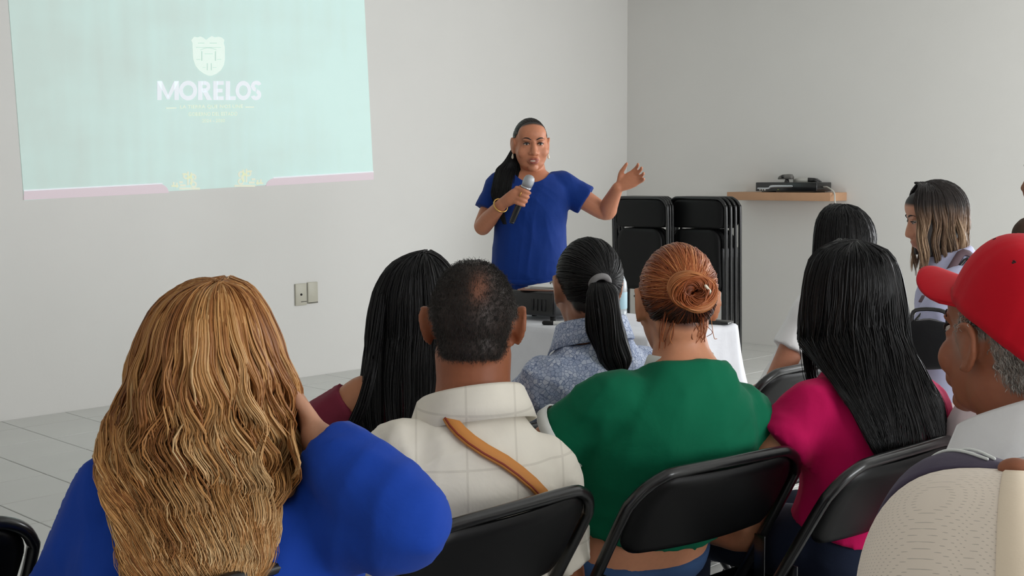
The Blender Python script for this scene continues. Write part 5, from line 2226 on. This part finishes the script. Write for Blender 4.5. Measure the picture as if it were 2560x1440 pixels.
# ============================================================ 7 woman with long black hair, bright pink shirt
def pink():
    head = U(2128, 748, 2.72)
    neck = below(head, .118, .035, 15)
    p = Person('woman with long loose black hair in a bright pink shirt', C(.755, 2.64, .50), neck, head, 32, 24, 12, pitch=-6, w=.92, d=1.02, sw=1.08, arm=1.1, slouch=.05, skin=(176, 116, 86))
    p.set_arm(-1, (-.165, .05, -.17), (-.05, .26, -.24), None, None, 30)
    p.seated_legs(.1)
    p.body(voxel=.009, ears=False, paint=roots((12, 11, 12)))
    top_ = p.garment('shirt', M_pink, t0=.19, t1=.95, infl=.014, sleeve=.42, sinf=.016, voxel=.009, amp=.005, seed=18, flare=1.15)
    p.trousers(M_ddenim, t1=.205, infl=.008, shoes=M_shoe)
    cr = U(2132, 604, 2.72)
    k = 2.72 / 3060
    rows = [(0, 0, 0), (3, 30, 30), (9, 58, 56), (22, 84, 82), (45, 102, 100), (80, 114, 114), (120, 120, 120), (170, 126, 126), (230, 126, 132), (290, 118, 142), (350, 100, 158), (400, 76, 176), (450, 50, 186), (500, 20, 190), (540, -10, 186)]
    bk = [0, .04, .065, .085, .098, .105, .11, .112, .113, .12, .128, .132, .134, .134, .132]
    tab = [(z * k, max(a, -20) * k, b * k, q, .08 if z > 30 else q * .8, .0) for (z, a, b), q in zip(rows, bk)]

    def tf(base, zz, ph, g):
        return np.clip(.05 + .6 * base[:, None] + .3 * (base[:, None] > .8) + 0 * zz, 0, 1)
    long_hair(p, tab, 3600, H_black, cr, 6, (-132, 132), rad=.0018, wave=(.004, .16), clumps=60, clump_k=.5, seed=71, layer=(.86, 1.02), k=26, lenvar=.24, tintf=tf, shell=.88, flare=.012, fly=.004, drape=top_, mass_len=.55)
    return p


pink()


# ============================================================ 8 woman in white by the right wall
def white_tee():
    head = U(2108, 618, 3.85)
    neck = below(head, .095, .03, 20)
    p = Person('woman with smooth black hair in a white shirt, nearest the wooden shelf', C(.88, 3.80, .52), neck, head, 42, 34, 18, pitch=-3, w=1.0, d=1.0, sw=1.0, arm=1.05, skin=(190, 128, 100))
    p.set_arm(-1, (-.12, .05, -.23), (-.16, .22, -.36), None, None, 30)
    p.seated_legs(.1)
    p.body(voxel=.009, ears=True, paint=roots((12, 11, 12)))
    top_ = p.garment('shirt', M_white, t0=.0, t1=.955, infl=.013, sleeve=.55, sinf=.016, voxel=.009, amp=.004, seed=28, flare=1.15)
    p.trousers(M_ddenim, shoes=M_shoe)
    cr = U(2106, 513, 3.85)
    k = 3.85 / 3060
    rows = [(0, 0, 0), (3, 24, 24), (8, 40, 40), (20, 54, 54), (42, 64, 64), (75, 69, 68), (120, 72, 70), (170, 74, 72), (230, 74, 72), (300, 70, 70), (360, 62, 62)]
    bk = [0, .04, .065, .085, .10, .106, .11, .11, .112, .115, .115]
    tab = [(z * k, a * k, b * k, q, .075 if z > 20 else q * .8, 0) for (z, a, b), q in zip(rows, bk)]
    long_hair(p, tab, 1800, H_black, cr, 14, (-118, 118), rad=.0019, wave=(.001, .3), clumps=30, clump_k=.25, seed=81, layer=(.9, 1.0), k=20, lenvar=.18, shell=.9, flare=.004, drape=top_, mass_len=.6)
    return p


white_tee()


# ============================================================ 9 woman in profile, hair dark above and blond below
def ombre():
    head = U(2338, 545, 4.30)
    neck = below(head, .088, .040, 84)
    p = Person('woman in profile with dark-rooted blond hair in a pale lavender shirt', C(1.555, 4.31, .56), neck, head, 74, 70, 84, pitch=-16, hs=1.0, w=1.0, d=1.05, sw=1.05, arm=1.12, slouch=.04, skin=(206, 150, 122))
    p.set_arm(-1, (-.04, .13, -.23), (.06, .33, -.24), None, None, 30)
    p.seated_legs(.1, .50)
    p.body(voxel=.006, ears=False, smooth=2, paint=roots((20, 15, 14), -12))
    p.face()
    p.garment('shirt', M_lav, t0=.02, t1=.955, infl=.016, sleeve=.95, sinf=.018, voxel=.009, amp=.005, seed=38, flare=1.1)
    p.trousers(M_palepink, t1=.12, shoes=M_shoe)
    cr = p.hm @ Vector((0, .0, .128))
    tab = [(0, 0, 0, 0, 0, 0), (.004, .03, .03, .035, .03, 0), (.012, .05, .05, .065, .05, 0), (.03, .070, .070, .092, .066, 0), (.06, .083, .083, .112, .076, 0), (.10, .090, .090, .124, .074, 0), (.15, .093, .093, .134, .060, 0),
           (.20, .093, .093, .142, .048, 0), (.25, .090, .090, .146, .045, 0), (.30, .082, .082, .138, .045, 0), (.34, .074, .074, .13, .045, 0)]

    def tf(base, zz, ph, g):
        st = np.clip((zz - .11 - .28 * (base[:, None] - .5)) / .34, 0, 1)
        return np.clip(.02 + .16 * base[:, None] + st * (.30 + .65 * base[:, None]), 0, 1)
    long_hair(p, tab, 2600, H_ombre, cr, 80, (-128, 128), rad=.0017, wave=(.006, .15), clumps=46, clump_k=.6, seed=91, layer=(.88, 1.02), k=24, lenvar=.2, tintf=tf, shell=.88, flare=.008, part_y=(-.03, .036))
    pulled_hair(p, (0, -1, .5), 900, H_black, rad=.0014, seed=95, lift=.007, name='hair_top', fill=.9)
    # bag strap over the shoulder and the bag at her side
    M_mauve = mat('mauve_strap', (92, 70, 78), .6)
    pts, nr = [], []
    for i in range(13):
        u_ = i / 12
        t_, a_ = .70 + .235 * math.sin(math.pi * min(1, u_ * 1.1 + .12)) , -20 - 120 * u_
        q = p.sp.surf(t_, a_, .022)
        rr_, f_, tg = p.sp.axes(t_)
        pts.append(q)
        nr.append((rr_ * math.sin(R(a_)) - f_ * math.cos(R(a_)) + UP * .8).normalized())
    p.ribbon('bag_strap', pts, nr, .028, M_mauve, .004, 'mauve strap over the shoulder')
    bc = U(2322, 862, 4.08)
    bag = thing('handbag', 'black handbag hanging beside the woman in the pale lavender shirt', 'handbag', bc)
    f_, r_ = fr(60)
    rings = []
    for u_, hw, ht in ((-1, .004, .02), (-.96, .03, .05), (-.6, .045, .078), (0, .05, .085), (.6, .045, .078), (.96, .03, .05), (1, .004, .02)):
        c = f_ * (u_ * .095)
        rings.append([c + r_ * math.cos(a) * hw + UP * math.sin(a) * ht for a in np.linspace(0, 6.283, 21)[:-1]])
    obj('bag_body', mesh_from('bag_body', *loft(rings)), M_black, bag)
    obj('handle', mesh_from('handle', *tube([f_ * -.06 + UP * .07, f_ * -.045 + UP * .115, f_ * .045 + UP * .115, f_ * .06 + UP * .07], .007, 8, 5)), M_blk, bag)
    sh_ = p.sp.surf(.90, -60, .03) - bc
    obj('shoulder_strap', mesh_from('shoulder_strap', *tube([f_ * -.085 + UP * .03, sh_ * .5 - f_ * .03, sh_, sh_ * .5 + f_ * .05, f_ * .085 + UP * .03], .006, 8, 6)), M_blk, bag)
    obj('zip', mesh_from('zip', *tube([f_ * -.08 + UP * .062, f_ * 0 + UP * .086, f_ * .08 + UP * .062], .004, 8, 4)), M_gmet, bag)
    return p


ombre()


# ============================================================ caps
def cap_crown(hm, lift=.012, top=.118, k=1.0, z0=.018, front=0.0, panel=6, seam=.0015):
    """six panelled crown in head space, open below"""
    V, F = [], []
    nu, nv = 72, 18
    for j in range(nv + 1):
        t = j / nv
        for i in range(nu):
            a = 2 * math.pi * i / nu
            e = R(90) * t
            up_ = math.sin(e) ** .92
            out = math.cos(e) ** .62 if t < 1 else 0
            fr_ = max(0, math.cos(a))
            x = math.sin(a) * (.0775 + lift) * k * out
            y = -.012 + math.cos(a) * (.099 + lift) * k * out
            z = z0 + (top - z0 + .0) * up_
            z += front * fr_ ** 2 * math.sin(math.pi * min(1, t * 1.25)) * .5
            y += front * fr_ ** 2 * math.sin(math.pi * t) * .35
            ds = abs(((a / (2 * math.pi) * panel) % 1) - 0.0)
            ds = min(ds, 1 - ds)
            sq = 1 - seam / .0775 * math.exp(-(ds / .03) ** 2) * 1.0
            zd = z - .022
            p = Vector((x * sq, (y + .012) * sq - .012, z))
            # lower edge dips towards the nape
            p.z -= (.030 * max(0, -math.cos(a)) ** 1.5) * (1 - t)
            V.append(p)
    for j in range(nv):
        for i in range(nu):
            F.append((j * nu + i, j * nu + (i + 1) % nu, (j + 1) * nu + (i + 1) % nu, (j + 1) * nu + i))
    return V, F


def cap_surface(hm, part_v, nu, a_deg, t, nv=18):
    j = min(nv, max(0, t * nv))
    i = (a_deg % 360) / 360 * nu
    j0, i0 = int(min(nv - 1, j)), int(i) % nu
    fj, fi = j - j0, i - int(i)
    g_ = lambda jj, ii: part_v[jj * nu + ii % nu]
    return (g_(j0, i0) * (1 - fi) + g_(j0, i0 + 1) * fi) * (1 - fj) + (g_(j0 + 1, i0) * (1 - fi) + g_(j0 + 1, i0 + 1) * fi) * fj


def brim(z=.020, y0=.092, length=.072, w_=.082, drop=.014, th=.004, bend=.020, half=66):
    V, F = [], []
    nu, nv = 28, 10
    for s_ in (0, 1):
        for j in range(nv + 1):
            for i in range(nu + 1):
                u_ = 2 * i / nu - 1
                v_ = j / nv
                a = u_ * R(half)
                bx = math.sin(a) * w_
                by = -.012 + math.cos(a) * (y0 + .012)
                ln = length * math.sqrt(max(0, 1 - abs(u_) ** 2.6)) * v_
                x, y = bx * (1 - .08 * v_), by + ln
                zz = z - (bend * (x / w_) ** 2 + drop) * ln / length + (0 if s_ else -th)
                V.append(Vector((x, y, zz)))
    n1 = (nu + 1) * (nv + 1)
    for j in range(nv):
        for i in range(nu):
            a = j * (nu + 1) + i
            F.append((a, a + nu + 1, a + nu + 2, a + 1))
            F.append((n1 + a, n1 + a + 1, n1 + a + nu + 2, n1 + a + nu + 1))
    ring = list(range(nu + 1)) + [j * (nu + 1) + nu for j in range(1, nv + 1)] + [nv * (nu + 1) + i for i in range(nu - 1, -1, -1)] + [j * (nu + 1) for j in range(nv - 1, 0, -1)]
    for q in range(len(ring)):
        a, b_ = ring[q], ring[(q + 1) % len(ring)]
        F.append((a, b_, b_ + n1, a + n1))
    return V, F


# ============================================================ 10 man in the red cap
def redcap():
    head = U(2522, 858, 1.80)
    neck = below(head, .118, .055, 34)
    p = Person('grey-haired man in a white shirt with his head turned left under a red cap', C(.785, 1.74, .50), neck, head, 36, 30, 26, pitch=4, roll=0, hs=1.04, w=1.05, d=1.05, sw=1.08, arm=1.1, slouch=.05, skin=(158, 96, 68), male=True)
    p.set_arm(-1, (-.05, .10, -.25), (.05, .30, -.26), None, None, 30)
    p.seated_legs(.12)

    def paint(s, lc, col):
        m_ = scalp_mask(lc, -2)
        # sideburn and cheek stubble
        sb = np.exp(-(((lc[:, 1] - .028) / .018) ** 2 + ((lc[:, 2] - .006) / .030) ** 2)) * (np.abs(lc[:, 0]) > .05)
        m_ = np.clip(np.maximum(m_, sb * .8), 0, 1) * .85
        s.hmask = m_
        return col * (1 - m_[:, None]) + np.array(lin((150, 140, 130))) * m_[:, None]
    p.body(voxel=.005, paint=paint, smooth=2)
    p.face(brow=(120, 110, 100))
    mk_ = p.hmask * (p.lc[:, 2] < .07) * ((p.lc[:, 1] < -.032) | ((p.lc[:, 2] > .022) & (p.lc[:, 1] < .045)))
    short_hair(p, mk_, 8000, H_grey, .008, .0006, 101, None, lie=.85)
    p.garment('shirt', M_white, t0=.0, t1=.955, infl=.018, sleeve=.8, sinf=.018, voxel=.009, amp=.006, seed=44, flare=1.1)
    collar(p, M_white, p.neck + UP * .008, 34, r0=.082, h=.034, drop=.060, w2=.034, gap=48, lean=.034)
    p.trousers(M_ddenim, shoes=M_shoe)
    M_red = cloth('red_twill', (205, 10, 34), rough=.75)
    M_eyelet = mat('dark_eyelet', (60, 8, 14), .7)
    cap = thing('cap', 'red baseball cap with dark top button on the grey-haired man', 'cap', p.head)

    def w_(part, o_=None):
        return mesh_from('c', *[[(p.hm @ Matrix.Translation((0, .004, -.004)) @ Matrix.Rotation(R(19), 4, 'X') @ Vector(v)) - p.head for v in part[0]], part[1]])
    cw = cap_crown(p.hm, .012, .160, 1.0, .046)
    co_ = obj('crown', w_(cw), M_red, cap)
    sd_ = co_.modifiers.new('t', 'SOLIDIFY')
    sd_.thickness = .0022
    sd_.offset = -1
    obj('brim', w_(brim(.049, .101, .080, .088, .012, .004, .040, 64)), M_red, cap)
    top = cw[0][18 * 72]
    obj('button', w_(ellipsoid((top.x, top.y, top.z + .0015), (.0095, .0095, .005))), M_eyelet, cap)
    for a in (30, 90, 150, 210, 270, 330):
        q = cap_surface(p.hm, cw[0], 72, a, .60)
        rim = tube([q + Vector((.0034 * math.cos(b_) * math.cos(R(a)), -.0034 * math.cos(b_) * math.sin(R(a)), .0034 * math.sin(b_))) for b_ in np.linspace(0, 6.283, 11)[:-1]], .0010, 8, 2, closed=True)
        ce = ellipsoid(q, (.0030, .0030, .0030))
        obj('eyelet', w_(join([rim, ce])), M_eyelet, cap)
    band_ = [cap_surface(p.hm, cw[0], 72, a, .0) + Vector((0, 0, .006)) for a in range(0, 360, 12)]
    return p


redcap()


# ============================================================ 11 person in the beige mesh cap, nearest the camera
def meshcap():
    head = U(2526, 1690, .75)
    neck = below(head, .150, .045, 12)
    p = Person('person under the beige mesh cap, nearest the photographer', C(.308, .66, .50), neck, head, 20, 14, 12, pitch=-6, w=1.05, d=1.05, sw=1.08, arm=1.1, slouch=.05, skin=(158, 100, 72), male=True)
    p.seated_legs(.12)

    def paint(s, lc, col):
        m_ = scalp_mask(lc, -2) * .9
        s.hmask = m_
        return col * (1 - m_[:, None]) + np.array(lin((34, 28, 26))) * m_[:, None]
    p.body(voxel=.008, paint=paint)
    p.garment('shirt', M_lav, t0=.0, t1=.955, infl=.018, sleeve=.8, sinf=.018, voxel=.01, amp=.006, seed=54)
    p.trousers(M_ddenim, shoes=M_shoe)
    M_beige = cloth('beige_cap_mesh', (240, 226, 211), p_mesh)
    M_tape = cloth('cream_seam_tape', (238, 220, 196))
    M_navy = cloth('navy_front_panel', (74, 66, 84))
    M_but = cloth('rust_brown_button', (150, 96, 72))
    cap = thing('cap', 'beige mesh cap with a rust brown top button and navy front panel', 'cap', p.head)

    def w_(part):
        return mesh_from('c', *[[(p.hm @ Vector(v)) - p.head for v in part[0]], part[1]])
    V, F = cap_crown(p.hm, .014, .130, 1.02, .024, panel=6, seam=.002)
    nu, nv = 72, 18
    back, frnt = [], []
    for f in F:
        i = f[0] % nu
        a = (i + .5) * 5
        (frnt if (a < 40 or a > 320) else back).append(f)
    for nm, ff, m_ in (('crown', back, M_beige), ('front_panel', frnt, M_navy)):
        used = sorted({q for f in ff for q in f})
        ix = {q: k for k, q in enumerate(used)}
        vv = [V[q].copy() for q in used]
        if nm == 'front_panel':
            for k, q in enumerate(used):
                t = (q // nu) / nv
                a = R(((q % nu) * 5 + 180) % 360 - 180)
                h_ = max(0, math.cos(a * 2.1)) * math.sin(math.pi * min(1, t * 1.02)) ** .8
                vv[k] += Vector((0, .010 * h_, .015 * h_))
        o = obj(nm, w_((vv, [tuple(ix[q] for q in f) for f in ff])), m_, cap)
        s_ = o.modifiers.new('t', 'SOLIDIFY')
        s_.thickness = .002
        s_.offset = -1
    # seam tapes over the mesh panels
    for a in (102, 162, 222):
        VV, FF = [], []
        for k in range(20):
            t = k / 19 * .97
            q = cap_surface(p.hm, V, nu, a, t)
            out = Vector((q.x, q.y + .012, (q.z - .03) * 1.0)).normalized()
            sd_ = Vector((math.cos(R(a)), -math.sin(R(a)), 0))
            hw = .0105 * (1 - .35 * t)
            for b_, l_ in ((-1, .0004), (-.8, .0016), (.8, .0016), (1, .0004)):
                VV.append(q + sd_ * hw * b_ + out * (l_ + .0028))
        for k in range(19):
            for c in range(3):
                FF.append((k * 4 + c, k * 4 + c + 1, k * 4 + c + 5, k * 4 + c + 4))
        obj('seam_tape', w_((VV, FF)), M_tape, cap)
    top = V[nv * nu]
    obj('button', w_(ellipsoid((top.x, top.y, top.z + .003), (.0105, .0105, .0065))), M_but, cap)
    for x_ in (-.006, .018):
        pts = [cap_surface(p.hm, V, nu, math.degrees(math.atan2(x_, .1)) % 360, t) for t in np.linspace(.25, .94, 9)]
        pts = [q + Vector((0, .010 * math.sin(math.pi * min(1, t * 1.02)) ** .8, .003 + .015 * math.sin(math.pi * min(1, t * 1.02)) ** .8)) for q, t in zip(pts, np.linspace(.25, .94, 9))]
        obj('stitch_line', w_(tube(pts, .0011, 8, 3)), M_trimw, cap)
    obj('brim', w_(brim(.026, .108, .070, .088, .02, .004, .024)), M_navy, cap)
    return p


meshcap()


# ============================================================ 12 standing person at the right edge
def edge_person():
    D = 6.0
    head = U(2612, 452, D)
    neck = below(head, .145, .03, 40)
    p = Person('standing person in a brown vest over magenta sleeves by the right wall', C(head.dot(RT) + .01, D, .78), neck, head, 30, 30, 60, pitch=-4, w=1.0, d=1.0, sw=1.05, arm=1.05, slouch=.01, skin=(128, 84, 62))
    p.set_arm(-1, (-.08, .03, -.26), (-.04, .16, -.44), None, None, 30)
    p.standing_legs()
    p.body(voxel=.01, paint=roots((36, 26, 22), -2))
    p.garment('sweater', M_mag, t0=.02, t1=.95, infl=.012, sleeve=1.85, sinf=.012, voxel=.01, amp=.003, seed=64)
    p.garment('vest', M_vest, t0=.0, t1=.965, infl=.030, sleeve=0.16, sinf=.026, voxel=.01, amp=.003, seed=65)
    p.trousers(M_ddenim, shoes=M_shoe)
    m_ = scalp_mask(p.lc, -2)
    short_hair(p, m_, 4000, H_brown, .014, .001, 111, None, lie=.9)
    return p


edge_person()


# ============================================================ 13 person in pale pink, mostly behind the red cap
def hidden_person():
    head = U(2535, 790, 2.72)
    neck = below(head, .098, .03, 30)
    p = Person('person in a pale pink shirt mostly hidden behind the red cap', C(1.13, 2.70, .50), neck, head, 40, 32, 25, pitch=-4, w=1.08, d=1.05, sw=1.08, arm=1.12, skin=(170, 116, 88))
    p.set_arm(-1, (-.06, .10, -.25), (.04, .30, -.25), None, None, 30)
    p.seated_legs(.1)
    p.body(voxel=.01, paint=roots((36, 26, 22), -2))
    p.garment('shirt', M_palepink, t0=.0, t1=.955, infl=.016, sleeve=.8, sinf=.018, voxel=.009, amp=.007, seed=74, flare=1.1)
    p.trousers(M_black, shoes=M_shoe)
    m_ = scalp_mask(p.lc, -2)
    short_hair(p, m_, 4000, H_brown, .014, .001, 121, None, lie=.9)
    return p


hidden_person()
